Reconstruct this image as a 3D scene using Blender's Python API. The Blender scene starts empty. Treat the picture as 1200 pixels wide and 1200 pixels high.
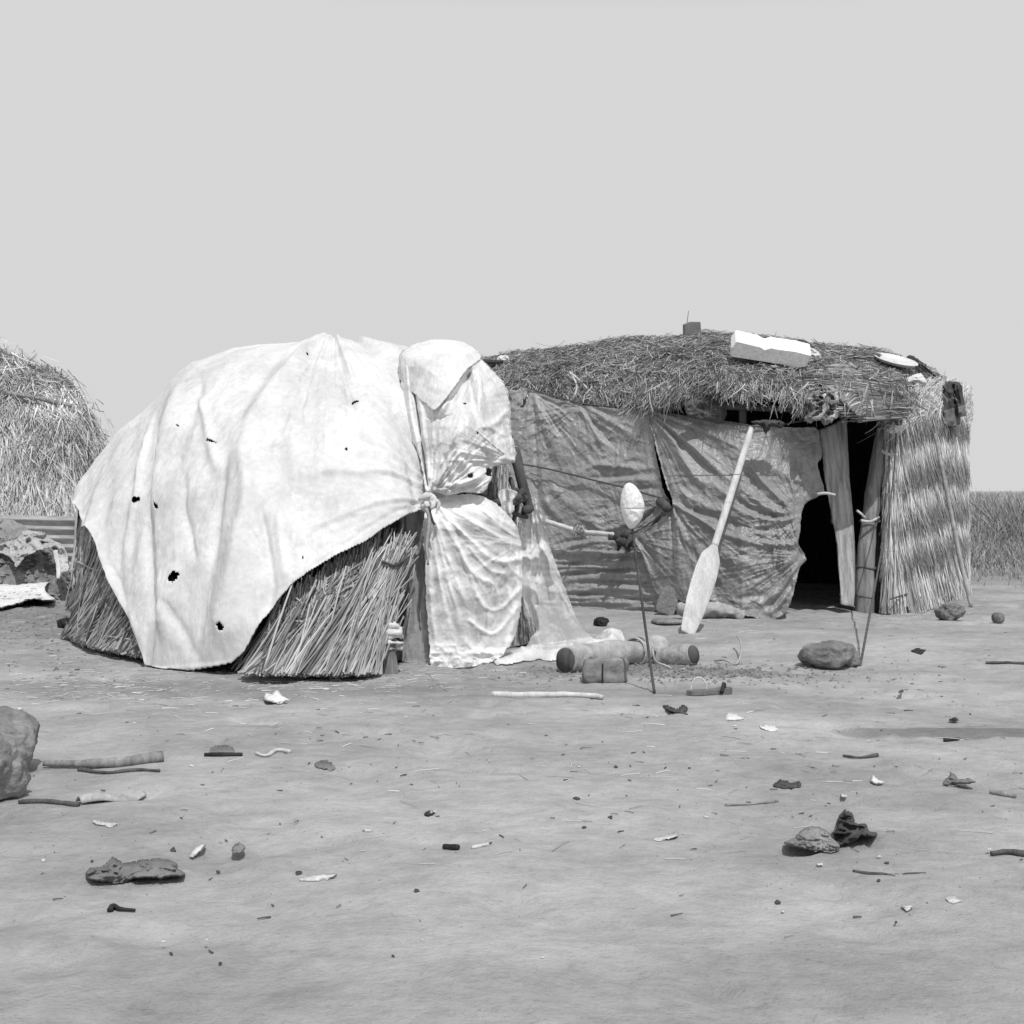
import bpy, math, random
import numpy as np
from mathutils import Vector

# ------------------------------------------------------------------ camera, sky, sun
sc = bpy.context.scene
F, CH, HZ = 1650.0, 1.2, 575.0          # focal length in photo pixels, eye height, horizon row
SUN = np.array([0.13, -0.54, 0.81]); SUN = SUN / np.linalg.norm(SUN)
cam_d = bpy.data.cameras.new('camera'); cam = bpy.data.objects.new('camera', cam_d)
sc.collection.objects.link(cam); sc.camera = cam
cam.location = (0, 0, CH); cam.rotation_euler = (math.radians(90), 0, 0)
cam_d.sensor_width = 36; cam_d.lens = 36 * F / 1200
cam_d.shift_y = -(600 - HZ) / 1200
cam_d.clip_start = 0.1; cam_d.clip_end = 6000
w = bpy.data.worlds.new('World'); sc.world = w; w.use_nodes = True
nt = w.node_tree; nt.nodes.clear()
sky = nt.nodes.new('ShaderNodeTexSky'); sky.sky_type = 'NISHITA'; sky.sun_disc = False
sky.sun_elevation = math.asin(SUN[2]); sky.sun_rotation = math.atan2(SUN[0], SUN[1])
sky.air_density = 1.0; sky.dust_density = 2.5; sky.ozone_density = 1.0
tcw = nt.nodes.new('ShaderNodeTexCoord'); vab = nt.nodes.new('ShaderNodeVectorMath'); vab.operation = 'ADD'; vab.inputs[1].default_value = (0, 0, .07)
nt.links.new(tcw.outputs['Generated'], vab.inputs[0]); nt.links.new(vab.outputs[0], sky.inputs[0])      # bright haze down to the horizon
bw = nt.nodes.new('ShaderNodeRGBToBW'); gm = nt.nodes.new('ShaderNodeMath'); gm.operation = 'POWER'
gm.inputs[1].default_value = 1.8                    # even film-like grey sky
mu = nt.nodes.new('ShaderNodeMath'); mu.operation = 'MULTIPLY'; mu.inputs[1].default_value = 6.75 / 2.05 ** 1.8
bg = nt.nodes.new('ShaderNodeBackground'); bg.inputs[1].default_value = 0.1
wo = nt.nodes.new('ShaderNodeOutputWorld')
nt.links.new(sky.outputs[0], bw.inputs[0]); cap = nt.nodes.new('ShaderNodeMath'); cap.operation = 'MINIMUM'; cap.inputs[1].default_value = 2.05
nt.links.new(bw.outputs[0], cap.inputs[0]); nt.links.new(cap.outputs[0], gm.inputs[0])
nt.links.new(gm.outputs[0], mu.inputs[0]); nt.links.new(mu.outputs[0], bg.inputs[0]); nt.links.new(bg.outputs[0], wo.inputs[0])
sl = bpy.data.lights.new('sun', 'SUN'); sl.energy = 3.0; sl.angle = math.radians(0.5); sl.color = (1, 1, 1)
so = bpy.data.objects.new('sun', sl); sc.collection.objects.link(so)
so.rotation_euler = Vector(SUN).to_track_quat('Z', 'Y').to_euler()
so.location = (4, -4, 8)
sc.view_settings.view_transform = 'Standard'; sc.view_settings.look = 'None'
sc.view_settings.exposure = 0.0; sc.view_settings.gamma = 1.0

# ------------------------------------------------------------------ helpers
rng = np.random.default_rng(7)
A_ = np.array
def W(px, py, Y):
    px, py, Y = np.broadcast_arrays(np.asarray(px, float), np.asarray(py, float), np.asarray(Y, float))
    return np.stack([(px - 600) / F * Y, Y, CH - (py - HZ) / F * Y], -1)
def GP(px, py, up=0.0):
    Y = F * CH / (py - HZ); p = W(px, py, Y); p[..., 2] += up; return p
def PX(P):
    return 600 + P[..., 0] / P[..., 1] * F, HZ + (CH - P[..., 2]) / P[..., 1] * F

def _h(ix, iy, iz, s):
    n = (ix * 374761393 + iy * 668265263 + iz * 2147483647 + s * 974711) & 0xffffffff
    n = ((n ^ (n >> 13)) * 1274126177) & 0xffffffff
    n = ((n ^ (n >> 15)) * 2246822519) & 0xffffffff
    return ((n ^ (n >> 16)) & 0xffff) / 65535.0
def noise(p, s=0):
    p = np.asarray(p, float)
    if p.shape[-1] == 2: p = np.concatenate([p, np.zeros(p.shape[:-1] + (1,))], -1)
    i = np.floor(p).astype(np.int64); f = p - i; f = f * f * (3 - 2 * f)
    r = 0
    for dx in (0, 1):
        for dy in (0, 1):
            for dz in (0, 1):
                wgt = (f[..., 0] if dx else 1 - f[..., 0]) * (f[..., 1] if dy else 1 - f[..., 1]) * (f[..., 2] if dz else 1 - f[..., 2])
                r = r + wgt * _h(i[..., 0] + dx, i[..., 1] + dy, i[..., 2] + dz, s)
    return r * 2 - 1
def fbm(p, o=4, s=0, g=0.5):
    p = np.asarray(p, float); r = 0; a = 1.0
    for k in range(o):
        r = r + a * noise(p * (2.03 ** k), s + k * 17); a *= g
    return r
def ridged(p, o=3, s=0):
    p = np.asarray(p, float); r = 0; a = 1.0
    for k in range(o):
        r = r + a * (1 - 2 * np.abs(noise(p * (2.03 ** k), s + k * 13))); a *= 0.5
    return r

def V(*a): return np.array(a, float)
def origin_of(parent): return np.array(parent.location) if parent is not None else None

def mesh(name, verts, quads=None, tris=None, mat=None, parent=None, smooth=True, attrs=None, solid=0.0):
    verts = np.asarray(verts, float).reshape(-1, 3)
    if parent is None:
        o3 = V((verts[:, 0].min() + verts[:, 0].max()) / 2, (verts[:, 1].min() + verts[:, 1].max()) / 2, verts[:, 2].min())
    else:
        o3 = V(0, 0, 0); q = parent
        while q is not None:
            o3 = o3 + np.array(q.location); q = q.parent
    me = bpy.data.meshes.new(name)
    vv = (verts - o3).astype(np.float32)
    q = np.zeros((0, 4), int) if quads is None else np.asarray(quads, int).reshape(-1, 4)
    t = np.zeros((0, 3), int) if tris is None else np.asarray(tris, int).reshape(-1, 3)
    me.vertices.add(len(vv)); me.vertices.foreach_set('co', vv.ravel())
    loops = np.concatenate([q.ravel(), t.ravel()]).astype(np.int32)
    me.loops.add(len(loops)); me.loops.foreach_set('vertex_index', loops)
    st = np.concatenate([np.arange(len(q)) * 4, len(q) * 4 + np.arange(len(t)) * 3]).astype(np.int32)
    me.polygons.add(len(st)); me.polygons.foreach_set('loop_start', st)
    try:
        me.polygons.foreach_set('loop_total', np.concatenate([np.full(len(q), 4), np.full(len(t), 3)]).astype(np.int32))
    except Exception: pass
    me.update(calc_edges=True)
    me.validate()
    me.polygons.foreach_set('use_smooth', np.full(len(me.polygons), bool(smooth)))
    if attrs:
        for k, a in attrs.items():
            at = me.attributes.new(k, 'FLOAT', 'POINT'); at.data.foreach_set('value', np.asarray(a, np.float32).ravel())
    if mat: me.materials.append(mat)
    ob = bpy.data.objects.new(name, me); sc.collection.objects.link(ob)
    if parent is None: ob.location = o3
    else: ob.parent = parent
    if solid:
        m = ob.modifiers.new('thickness', 'SOLIDIFY'); m.thickness = solid; m.offset = -1
    return ob
def tag(o, label=None, cat=None, group=None, kind=None):
    if label: o['label'] = label
    if cat: o['category'] = cat
    if group: o['group'] = group
    if kind: o['kind'] = kind
    return o
def thing(name, label, cat, loc, group=None):
    o = bpy.data.objects.new(name, None); sc.collection.objects.link(o)
    o.location = tuple(float(c) for c in loc); o.empty_display_size = 0.1
    return tag(o, label, cat, group)

class MB:
    def __init__(s): s.v = []; s.q = []; s.t = []; s.n = 0; s.r = []
    def add(s, v, q=None, t=None):
        v = np.asarray(v, float).reshape(-1, 3)
        if q is not None and len(q): s.q.append(np.asarray(q, int).reshape(-1, 4) + s.n)
        if t is not None and len(t): s.t.append(np.asarray(t, int).reshape(-1, 3) + s.n)
        s.v.append(v); s.r.append(np.full(len(v), rng.random())); s.n += len(v)
    def build(s, name, mat, parent=None, smooth=True, solid=0.0):
        return mesh(name, np.concatenate(s.v), np.concatenate(s.q) if s.q else None, np.concatenate(s.t) if s.t else None,
                    mat, parent, smooth, {'rnd': np.concatenate(s.r)}, solid)
def smooth_path(pts, n):
    pts = np.asarray(pts, float)
    if len(pts) < 3:
        t = np.linspace(0, 1, n)[:, None]; return pts[0] * (1 - t) + pts[-1] * t
    P = np.concatenate([[2 * pts[0] - pts[1]], pts, [2 * pts[-1] - pts[-2]]])
    L = np.concatenate([[0], np.cumsum(np.linalg.norm(np.diff(pts, axis=0), axis=1) + 1e-9)]); L /= L[-1]
    tt = np.linspace(0, 1, n); k = np.clip(np.searchsorted(L, tt, side='right') - 1, 0, len(pts) - 2)
    f = ((tt - L[k]) / (L[k + 1] - L[k]))[:, None]
    a, b, c, d = P[k], P[k + 1], P[k + 2], P[k + 3]
    return 0.5 * ((2 * b) + (-a + c) * f + (2 * a - 5 * b + 4 * c - d) * f ** 2 + (-a + 3 * b - 3 * c + d) * f ** 3)
def tube_geo(path, rad, n=10, flat=1.0, wdir=None, caps=True, rough=0.0, seed=0, rs=6.0):
    path = np.asarray(path, float); m = len(path); rad = np.broadcast_to(np.asarray(rad, float), (m,))
    T = np.gradient(path, axis=0); T /= np.linalg.norm(T, axis=1)[:, None] + 1e-12
    ref = V(0, -1, 0) if wdir is None else np.asarray(wdir, float)
    if wdir is None and abs(T[:, 1]).mean() > .8: ref = V(0, 0, 1)
    B = np.cross(T, ref); B /= np.linalg.norm(B, axis=1)[:, None] + 1e-12
    N = np.cross(B, T)
    a = np.arange(n) / n * 2 * math.pi
    off = B[:, None] * np.cos(a)[None, :, None] + N[:, None] * (np.sin(a) * flat)[None, :, None]
    v = path[:, None] + off * rad[:, None, None]
    if rough: v = v + off * (fbm(v * rs, 3, seed) * rough)[..., None]
    v = v.reshape(-1, 3); i = np.arange(m - 1)[:, None] * n + np.arange(n)[None]; j = np.arange(m - 1)[:, None] * n + (np.arange(n)[None] + 1) % n
    q = np.stack([i, j, j + n, i + n], -1).reshape(-1, 4)
    t = []
    if caps:
        v = np.concatenate([v, path[:1], path[-1:]]); c0 = len(v) - 2; c1 = c0 + 1; k = np.arange(n); k2 = (k + 1) % n
        t = np.concatenate([np.stack([np.full(n, c0), k2, k], -1), np.stack([np.full(n, c1), (m - 1) * n + k, (m - 1) * n + k2], -1)])
    return v, q, t
def tube(name, pts, rad, mat, parent=None, n=10, k=24, rough=0.0, seed=0, smoothp=True, rs=6.0, **kw):
    pts = np.asarray(pts, float); p = smooth_path(pts, k) if smoothp else pts
    r = np.interp(np.linspace(0, 1, len(p)), np.linspace(0, 1, len(np.atleast_1d(rad))), np.atleast_1d(rad))
    mb = MB(); mb.add(*tube_geo(p, r, n, rough=rough, seed=seed, rs=rs, **kw)); return mb.build(name, mat, parent)

def strands(P, rad, sides=3, taper=0.5):
    """P (N,K,3) centre lines, rad (N,) -> verts, quads, rnd, t ; sides 2 = flat blades, 3 = straws"""
    N, K, _ = P.shape
    T = P[:, -1] - P[:, 0]; T /= np.linalg.norm(T, axis=1)[:, None] + 1e-9
    R = rng.normal(size=(N, 3)); R -= (R * T).sum(1)[:, None] * T; R /= np.linalg.norm(R, axis=1)[:, None] + 1e-9
    Bn = np.cross(T, R)
    tt = np.linspace(0, 1, K); rr = rad[:, None] * (1 - taper * tt)[None]
    if sides == 2: ang = A_([0, math.pi])
    else: ang = np.arange(sides) / sides * 2 * math.pi
    off = R[:, None] * np.cos(ang)[None, :, None] + Bn[:, None] * np.sin(ang)[None, :, None]
    v = P[:, :, None, :] + off[:, None] * rr[:, :, None, None]
    v = v.reshape(-1, 3)
    base = np.arange(N)[:, None, None] * K * sides + np.arange(K - 1)[None, :, None] * sides
    if sides == 2: s0 = A_([0])[None, None]; s1 = A_([1])[None, None]
    else: s0 = np.arange(sides)[None, None]; s1 = ((np.arange(sides) + 1) % sides)[None, None]
    q = np.stack([base + s0, base + s1, base + s1 + sides, base + s0 + sides], -1).reshape(-1, 4)
    rn = np.repeat(rng.random(N), K * sides); ta = np.tile(np.repeat(tt, sides), N)
    return v, q, rn, ta
def strand_obj(name, P, rad, mat, parent=None, sides=3, taper=0.5):
    rad = np.broadcast_to(np.asarray(rad, float), (len(P),))
    v, q, rn, ta = strands(P, rad, sides, taper)
    return mesh(name, v, q, None, mat, parent, False, {'rnd': rn, 't': ta})
def curve_strands(P0, D, L, bend, K=4):
    """start P0, direction D (unit), length L, bend vector"""
    t = np.linspace(0, 1, K)[None, :, None]
    return P0[:, None] + D[:, None] * L[:, None, None] * t + bend[:, None] * (t ** 2)

def inside(px, py, poly):
    x0, y0 = poly[:, 0], poly[:, 1]; x1, y1 = np.roll(x0, -1), np.roll(y0, -1)
    r = np.zeros(px.shape, bool)
    for a, b, c, d in zip(x0, y0, x1, y1):
        if b == d: continue
        r ^= ((b > py) != (d > py)) & (px < (c - a) * (py - b) / (d - b) + a)
    return r
def dist_seg(px, py, poly, closed=True):
    n = len(poly); best = np.full(px.shape, 1e9); bx = px.copy(); by = py.copy(); bt = np.zeros(px.shape)
    L = np.linalg.norm(np.diff(poly, axis=0), axis=1); tot = L.sum() + 1e-9; acc = 0
    for k in range(n if closed else n - 1):
        a = poly[k]; b = poly[(k + 1) % n]; d = b - a; l2 = d @ d + 1e-12
        t = np.clip(((px - a[0]) * d[0] + (py - a[1]) * d[1]) / l2, 0, 1)
        qx = a[0] + t * d[0]; qy = a[1] + t * d[1]; dd = np.hypot(px - qx, py - qy); m = dd < best
        ll = L[k] if k < len(L) else 0
        bt = np.where(m, (acc + t * ll) / tot, bt); acc += ll
        best = np.where(m, dd, best); bx = np.where(m, qx, bx); by = np.where(m, qy, by)
    return best, bx, by, bt
def round_poly(poly, n=None):
    poly = np.asarray(poly, float); P = np.concatenate([poly, poly[:1]])
    k = n or len(poly) * 8
    ext = np.concatenate([poly[-2:], poly, poly[:3]])
    a = smooth_path(ext, len(ext) * 8)
    # piecewise centripetal-ish: keep the middle turn only
    L = np.concatenate([[0], np.cumsum(np.linalg.norm(np.diff(ext, axis=0), axis=1))]); L /= L[-1]
    t = np.linspace(0, 1, len(ext) * 8); m = (t >= L[2]) & (t < L[2 + len(poly)])
    return a[m]
def mask_grid(poly, step, rough_edge=0.0, seed=0, rnd=True):
    poly = round_poly(poly) if rnd else np.asarray(poly, float)
    if rough_edge: poly = poly + np.stack([fbm(poly * .3, 2, seed), fbm(poly * .3, 2, seed + 5)], -1) * rough_edge
    x = np.arange(poly[:, 0].min() - step, poly[:, 0].max() + 2 * step, step); y = np.arange(poly[:, 1].min() - step, poly[:, 1].max() + 2 * step, step)
    X, Y = np.meshgrid(x, y, indexing='ij'); X = X.ravel(); Y = Y.ravel()
    ins = inside(X, Y, poly); d, bx, by, _ = dist_seg(X, Y, poly)
    keep = ins | (d < 0.71 * step); snap = (~ins & keep) | (ins & (d < 0.3 * step))
    px = np.where(snap, bx, X); py = np.where(snap, by, Y)
    nx, ny = len(x), len(y); i, j = np.meshgrid(np.arange(nx - 1), np.arange(ny - 1), indexing='ij')
    a = (i * ny + j).ravel(); q = np.stack([a, a + 1, a + ny + 1, a + ny], -1)
    q = q[keep[q].all(1)]
    use = np.zeros(len(X), bool); use[q.ravel()] = True; idx = np.cumsum(use) - 1
    d = np.where(ins & ~snap, d, 0)
    return px[use], py[use], idx[q], d[use]
def wr(px, py, A, period, amp, R, seed=0, r0=25, lo=-400, hi=400):
    dx, dy = px - A[0], py - A[1]; r = np.hypot(dx, dy) + 1e-6; an = np.degrees(np.arctan2(dy, dx))
    n = noise(np.stack([an / period + 50 + .25 * noise(np.stack([r / 14, an / 9], -1), seed + 3), r / 46 + seed], -1), seed)
    n2 = noise(np.stack([an / period * 2.1 + 80, r / 30 + seed], -1), seed + 9)
    return amp * np.clip(r / r0, 0, 1) * np.exp(-(r / R) ** 2) * ((1 - np.abs(n)) ** 3 + .5 * (1 - np.abs(n2)) ** 3) * ((an > lo) & (an < hi))
def ridges(px, py, lst):
    """lst of (points, w0, w1, h[, fade]) ; fold lines in photo pixels, height in metres"""
    r = np.zeros(px.shape)
    for it in lst:
        pts, w0, w1, h = it[:4]; fade = it[4] if len(it) > 4 else 'b'
        p = np.asarray(pts, float)
        if len(p) > 2: p = smooth_path(p, 14)
        d, bx, by, t = dist_seg(px, py, p, False)
        ww = w0 + (w1 - w0) * t
        env = {'b': np.clip(np.sin(math.pi * np.clip(t * .96 + .02, 0, 1)) * 2.0, 0, 1),
               's': np.clip((1 - t) * 2.2, 0, 1) * np.clip(t * 12 + .15, 0, 1), 'e': np.clip(t * 2.2, 0, 1), 'n': np.ones_like(t)}[fade]
        r = r + h * env * np.exp(-(d / ww) ** 2)
    return r

class Shell:
    """surface swept from a lower line H(u) up and over a silhouette line S(u) in elliptical arcs"""
    def __init__(s, pairs, nu=200, nv=90, tmax=150, pw=1.0, power=1.0):
        H = smooth_path([p[0] for p in pairs], 4 * len(pairs)) if False else A_([p[0] for p in pairs], float)
        S = A_([p[1] for p in pairs], float)
        both = np.concatenate([H, S], 1); both = smooth_path(both, nu)
        H, S = both[:, :3], both[:, 3:]
        s.th = np.linspace(0, math.radians(tmax), nv); s.nu = nu; s.nv = nv
        sn = np.sin(s.th)[None] ** pw; cs = 1 - np.cos(s.th)[None]
        px = H[:, None, 0] + (S - H)[:, None, 0] * sn; py = H[:, None, 1] + (S - H)[:, None, 1] * sn
        Y = H[:, None, 2] + (S - H)[:, None, 2] * cs
        s.P = W(px, py, Y)
        s.normals()
    def normals(s):
        du = np.gradient(s.P, axis=0); dv = np.gradient(s.P, axis=1)
        n = np.cross(du, dv); n /= np.linalg.norm(n, axis=2)[..., None] + 1e-12
        s.N = n; s.U = du / (np.linalg.norm(du, axis=2)[..., None] + 1e-12); s.T = dv / (np.linalg.norm(dv, axis=2)[..., None] + 1e-12)
    def samp(s, u, v):
        x = np.clip(u, 0, 1) * (s.nu - 1); y = np.clip(v, 0, 1) * (s.nv - 1)
        i = np.minimum(x.astype(int), s.nu - 2); j = np.minimum(y.astype(int), s.nv - 2); fx = (x - i)[..., None]; fy = (y - j)[..., None]
        def b(A): return (A[i, j] * (1 - fx) + A[i + 1, j] * fx) * (1 - fy) + (A[i, j + 1] * (1 - fx) + A[i + 1, j + 1] * fx) * fy
        return b(s.P), b(s.N), b(s.U), b(s.T)
def grid_quads(nu, nv):
    i, j = np.meshgrid(np.arange(nu - 1), np.arange(nv - 1), indexing='ij'); a = (i * nv + j).ravel()
    return np.stack([a, a + nv, a + nv + 1, a + 1], -1)
class DMap:
    def __init__(s, P, grow=30):
        nu, nv = P.shape[:2]; k = 5
        ui = np.linspace(0, nu - 1, nu * k); vi = np.linspace(0, nv - 1, nv * k)
        i = np.minimum(ui.astype(int), nu - 2); j = np.minimum(vi.astype(int), nv - 2); fu = (ui - i)[:, None, None]; fv = (vi - j)[None, :, None]
        Q = (P[i][:, j] * (1 - fu) + P[i + 1][:, j] * fu) * (1 - fv) + (P[i][:, j + 1] * (1 - fu) + P[i + 1][:, j + 1] * fu) * fv
        px, py = PX(Q); a = np.round(px + 200).astype(int).ravel(); b = np.round(py - 300).astype(int).ravel(); y = Q[..., 1].ravel()
        m = (a >= 0) & (a < 1600) & (b >= 0) & (b < 600); M = np.full((1600, 600), 1e9); np.minimum.at(M, (a[m], b[m]), y[m])
        for _ in range(grow):
            hole = M > 1e8
            acc = np.zeros_like(M); c = np.zeros_like(M)
            for dx, dy in ((1, 0), (-1, 0), (0, 1), (0, -1)):
                R = np.roll(M, (dx, dy), (0, 1)); ok = R < 1e8; acc += np.where(ok, R, 0); c += ok
            M = np.where(hole & (c > 0), acc / np.maximum(c, 1), M)
        s.M = M
    def __call__(s, px, py):
        px = np.asarray(px, float); py = np.asarray(py, float)
        return s.M[np.clip(np.round(px + 200).astype(int), 0, 1599), np.clip(np.round(py - 300).astype(int), 0, 599)]

# ------------------------------------------------------------------ materials
def nmat(name):
    m = bpy.data.materials.new(name); m.use_nodes = True; n = m.node_tree
    return m, n, n.nodes['Principled BSDF'], n.nodes['Material Output']
def lk(n, a, b): n.links.new(a, b)
def node(n, t, **kw):
    x = n.nodes.new(t)
    for k, v in kw.items(): setattr(x, k, v)
    return x
def g(v): return (v, v, v, 1)
def noise_ramp(n, scale, lo, hi, p0=.3, p1=.7, detail=6, stretch=None, rough=.6, dist=0.0):
    tc = node(n, 'ShaderNodeTexCoord'); mp = node(n, 'ShaderNodeMapping'); lk(n, tc.outputs['Object'], mp.inputs[0])
    if stretch: mp.inputs['Scale'].default_value = stretch
    no = node(n, 'ShaderNodeTexNoise'); no.inputs['Scale'].default_value = scale; no.inputs['Detail'].default_value = detail
    no.inputs['Roughness'].default_value = rough; no.inputs['Distortion'].default_value = dist
    lk(n, mp.outputs[0], no.inputs['Vector'])
    r = node(n, 'ShaderNodeValToRGB'); r.color_ramp.elements[0].position = p0; r.color_ramp.elements[1].position = p1
    r.color_ramp.elements[0].color = g(lo); r.color_ramp.elements[1].color = g(hi)
    lk(n, no.outputs[0], r.inputs[0]); return r, no, mp
def mul(n, a, b, typ='MULTIPLY', fac=1.0):
    x = node(n, 'ShaderNodeMix', data_type='RGBA', blend_type=typ); x.inputs[0].default_value = fac
    lk(n, a, x.inputs[6]); lk(n, b, x.inputs[7]); return x.outputs[2]
def bump(n, src, strength, dist, nrm=None):
    b = node(n, 'ShaderNodeBump'); b.inputs['Strength'].default_value = strength; b.inputs['Distance'].default_value = dist
    lk(n, src, b.inputs['Height'])
    if nrm is not None: lk(n, nrm, b.inputs['Normal'])
    return b.outputs[0]
def plain(name, lo, hi, scale=8, rough=.85, spec=.3, bs=30, bd=.01, bst=.6, stretch=None, alpha=None, p0=.3, p1=.7):
    m, n, P, O = nmat(name); r, no, mp = noise_ramp(n, scale, lo, hi, p0, p1, stretch=stretch)
    r2, no2, _ = noise_ramp(n, scale * 7, .8, 1.12, stretch=stretch)
    lk(n, mul(n, r.outputs[0], r2.outputs[0]), P.inputs['Base Color'])
    P.inputs['Roughness'].default_value = rough; P.inputs['Specular IOR Level'].default_value = spec
    r3, no3, _ = noise_ramp(n, bs, 0, 1, stretch=stretch)
    lk(n, bump(n, no3.outputs[0], bst, bd), P.inputs['Normal'])
    if alpha is not None: P.inputs['Alpha'].default_value = alpha
    return m
def cloth_mat(name, lo, hi, rough=.8, spec=.25, crease=.6, cs=5.0, sc_=1.4, fine=60, stain_or_patch=None, alpha=None, trans=0.0, gather=False, cst=None):
    m, n, P, O = nmat(name)
    r, no, mp = noise_ramp(n, sc_, lo, hi, .35, .62, detail=8, rough=.65, dist=.4)
    r2, no2, _ = noise_ramp(n, sc_ * 12, .9, 1.06)
    col = mul(n, r.outputs[0], r2.outputs[0])
    # sharp creases: ridged noise at two sizes
    h = None; nrm = None
    for k, (s_, d_) in enumerate(((cs, .02 * crease), (cs * 2.7, .009 * crease), (cs * 7, .003 * crease))):
        _, nz, _m = noise_ramp(n, s_, 0, 1, detail=2, dist=.7, stretch=cst)
        a = node(n, 'ShaderNodeMath', operation='SUBTRACT'); a.inputs[1].default_value = .5; lk(n, nz.outputs[0], a.inputs[0])
        b = node(n, 'ShaderNodeMath', operation='ABSOLUTE'); lk(n, a.outputs[0], b.inputs[0])
        c = node(n, 'ShaderNodeMath', operation='MULTIPLY'); c.inputs[1].default_value = -2.0; lk(n, b.outputs[0], c.inputs[0])
        nrm = bump(n, c.outputs[0], 1.0, d_, nrm)
    if stain_or_patch:
        s, so_, _ = noise_ramp(n, 3.0, stain_or_patch, 1.0, .28, .42, detail=9, rough=.7)
        col = mul(n, col, s.outputs[0])
    lk(n, col, P.inputs['Base Color']); lk(n, nrm, P.inputs['Normal'])
    P.inputs['Roughness'].default_value = rough; P.inputs['Specular IOR Level'].default_value = spec
    if alpha is not None: P.inputs['Alpha'].default_value = alpha
    if gather:
        ga = node(n, 'ShaderNodeAttribute', attribute_name='gather'); lk(n, ga.outputs['Fac'], P.inputs['Alpha'])
    if trans:
        P.inputs['Transmission Weight'].default_value = 0.0
    return m
def straw_mat(name, lo, hi, tip=1.0, t0=.5, t1=.9, rough=.7, pos=.5, patch=None):
    m, n, P, O = nmat(name)
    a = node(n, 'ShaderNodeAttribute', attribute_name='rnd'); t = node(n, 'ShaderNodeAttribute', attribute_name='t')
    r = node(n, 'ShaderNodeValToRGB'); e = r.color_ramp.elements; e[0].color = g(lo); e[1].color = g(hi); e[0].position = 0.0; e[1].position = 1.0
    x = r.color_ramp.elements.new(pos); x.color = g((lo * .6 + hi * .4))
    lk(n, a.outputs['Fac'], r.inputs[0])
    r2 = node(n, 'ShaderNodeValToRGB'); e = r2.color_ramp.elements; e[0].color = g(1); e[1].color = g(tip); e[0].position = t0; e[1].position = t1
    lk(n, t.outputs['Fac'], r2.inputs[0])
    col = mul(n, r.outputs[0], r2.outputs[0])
    if patch:
        s, _a, _b = noise_ramp(n, patch[0], patch[1], patch[2], .35, .65); col = mul(n, col, s.outputs[0])
    lk(n, col, P.inputs['Base Color']); P.inputs['Roughness'].default_value = rough; P.inputs['Specular IOR Level'].default_value = .25
    return m
M_white_tarp = cloth_mat('white_tarpaulin', .55, .71, .75, .3, .34, 5.5, 2.2, stain_or_patch=.80, cst=(1.3, 1.3, .4))
M_sack = cloth_mat('white_sack', .58, .76, .75, .3, .5, 7.0, 3.0, stain_or_patch=.72, cst=(1.2, 1.2, .5))
M_dark_tarp = cloth_mat('dark_tarpaulin', .23, .31, .38, .5, .8, 5.5, 1.5)
M_dark_tarp2 = cloth_mat('dark_tarpaulin_old', .25, .34, .36, .5, .9, 5.5, 1.5)
M_net = cloth_mat('mosquito_netting', .74, .86, .9, .1, .18, 14, 3.0, alpha=.80, gather=True)
M_net2 = cloth_mat('dim_netting', .45, .62, .9, .1, .3, 12, 3.0, alpha=.60)
M_rag_dark = cloth_mat('dark_rag', .05, .10, .85, .1, .28, 14, 6)
M_rag_mid = cloth_mat('grey_rag', .13, .22, .85, .1, .28, 12, 6)
M_rag_light = cloth_mat('light_rag', .5, .7, .85, .1, .28, 12, 6)
M_rag_pale = cloth_mat('pale_cloth', .58, .72, .85, .1, .3, 8, 3)
M_plastic = cloth_mat('clear_plastic', .10, .42, .3, .6, .45, 12, 6)
M_bag = cloth_mat('white_bag', .75, .85, .4, .4, .22, 14, 8)
M_reed = straw_mat('reed_stalks', .10, .66, 1.0, pos=.5, patch=(1.5, .7, 1.05))
M_reed2 = straw_mat('reed_bundle_stalks', .16, .66, 1.0, pos=.45, patch=(3, .7, 1.05))
M_thatch = straw_mat('roof_straw', .13, .64, 1.0, pos=.6, patch=(1.2, .7, 1.1))
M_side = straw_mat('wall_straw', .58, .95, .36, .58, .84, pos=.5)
M_side0 = straw_mat('wall_straw_foot', .38, .92, .85, .6, .9, pos=.45)
M_hay = straw_mat('hay', .48, .98, .8, .5, 1, pos=.5, patch=(.9, .55, 1.1))
M_twig = straw_mat('mat_twigs', .08, .46, .9, pos=.55)
M_grass = straw_mat('dry_grass', .20, .46, 1.15, 0.2, 1, pos=.5, patch=(.25, .75, 1.1))
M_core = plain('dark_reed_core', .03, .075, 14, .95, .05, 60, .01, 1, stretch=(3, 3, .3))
M_thcore = plain('old_thatch', .06, .13, 10, .95, .05, 40, .02, 1)
M_wood = plain('weathered_wood', .14, .38, 5, .85, .2, 22, .012, .9, stretch=(4, 4, .35))
M_wood_dark = plain('dark_wood', .06, .13, 6, .85, .2, 25, .006, .8, stretch=(4, 4, .5))
M_wood_pale = plain('pale_wood', .44, .66, 3, .7, .25, 30, .001, .4, stretch=(4, 4, .5))
M_plank = plain('grey_plank', .20, .50, 3, .85, .2, 16, .012, 1, stretch=(7, 7, .25), p0=.33, p1=.6)
M_log = plain('old_log', .26, .52, 10, .9, .15, 50, .006, .9)
M_stone = plain('stone', .13, .34, 6, .9, .25, 25, .02, .9)
M_stone2 = plain('dark_stone', .14, .27, 7, .9, .25, 30, .02, .9)
M_brick = plain('brick', .13, .30, 9, .9, .2, 60, .004, .8)
M_black = plain('black_rubber', .012, .03, 9, .6, .3, 40, .003, .5)
M_rope = plain('rope', .3, .5, 30, .9, .1, 120, .003, 1)
M_wire = plain('rope_dark', .06, .14, 30, .9, .1, 120, .003, 1)
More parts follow.
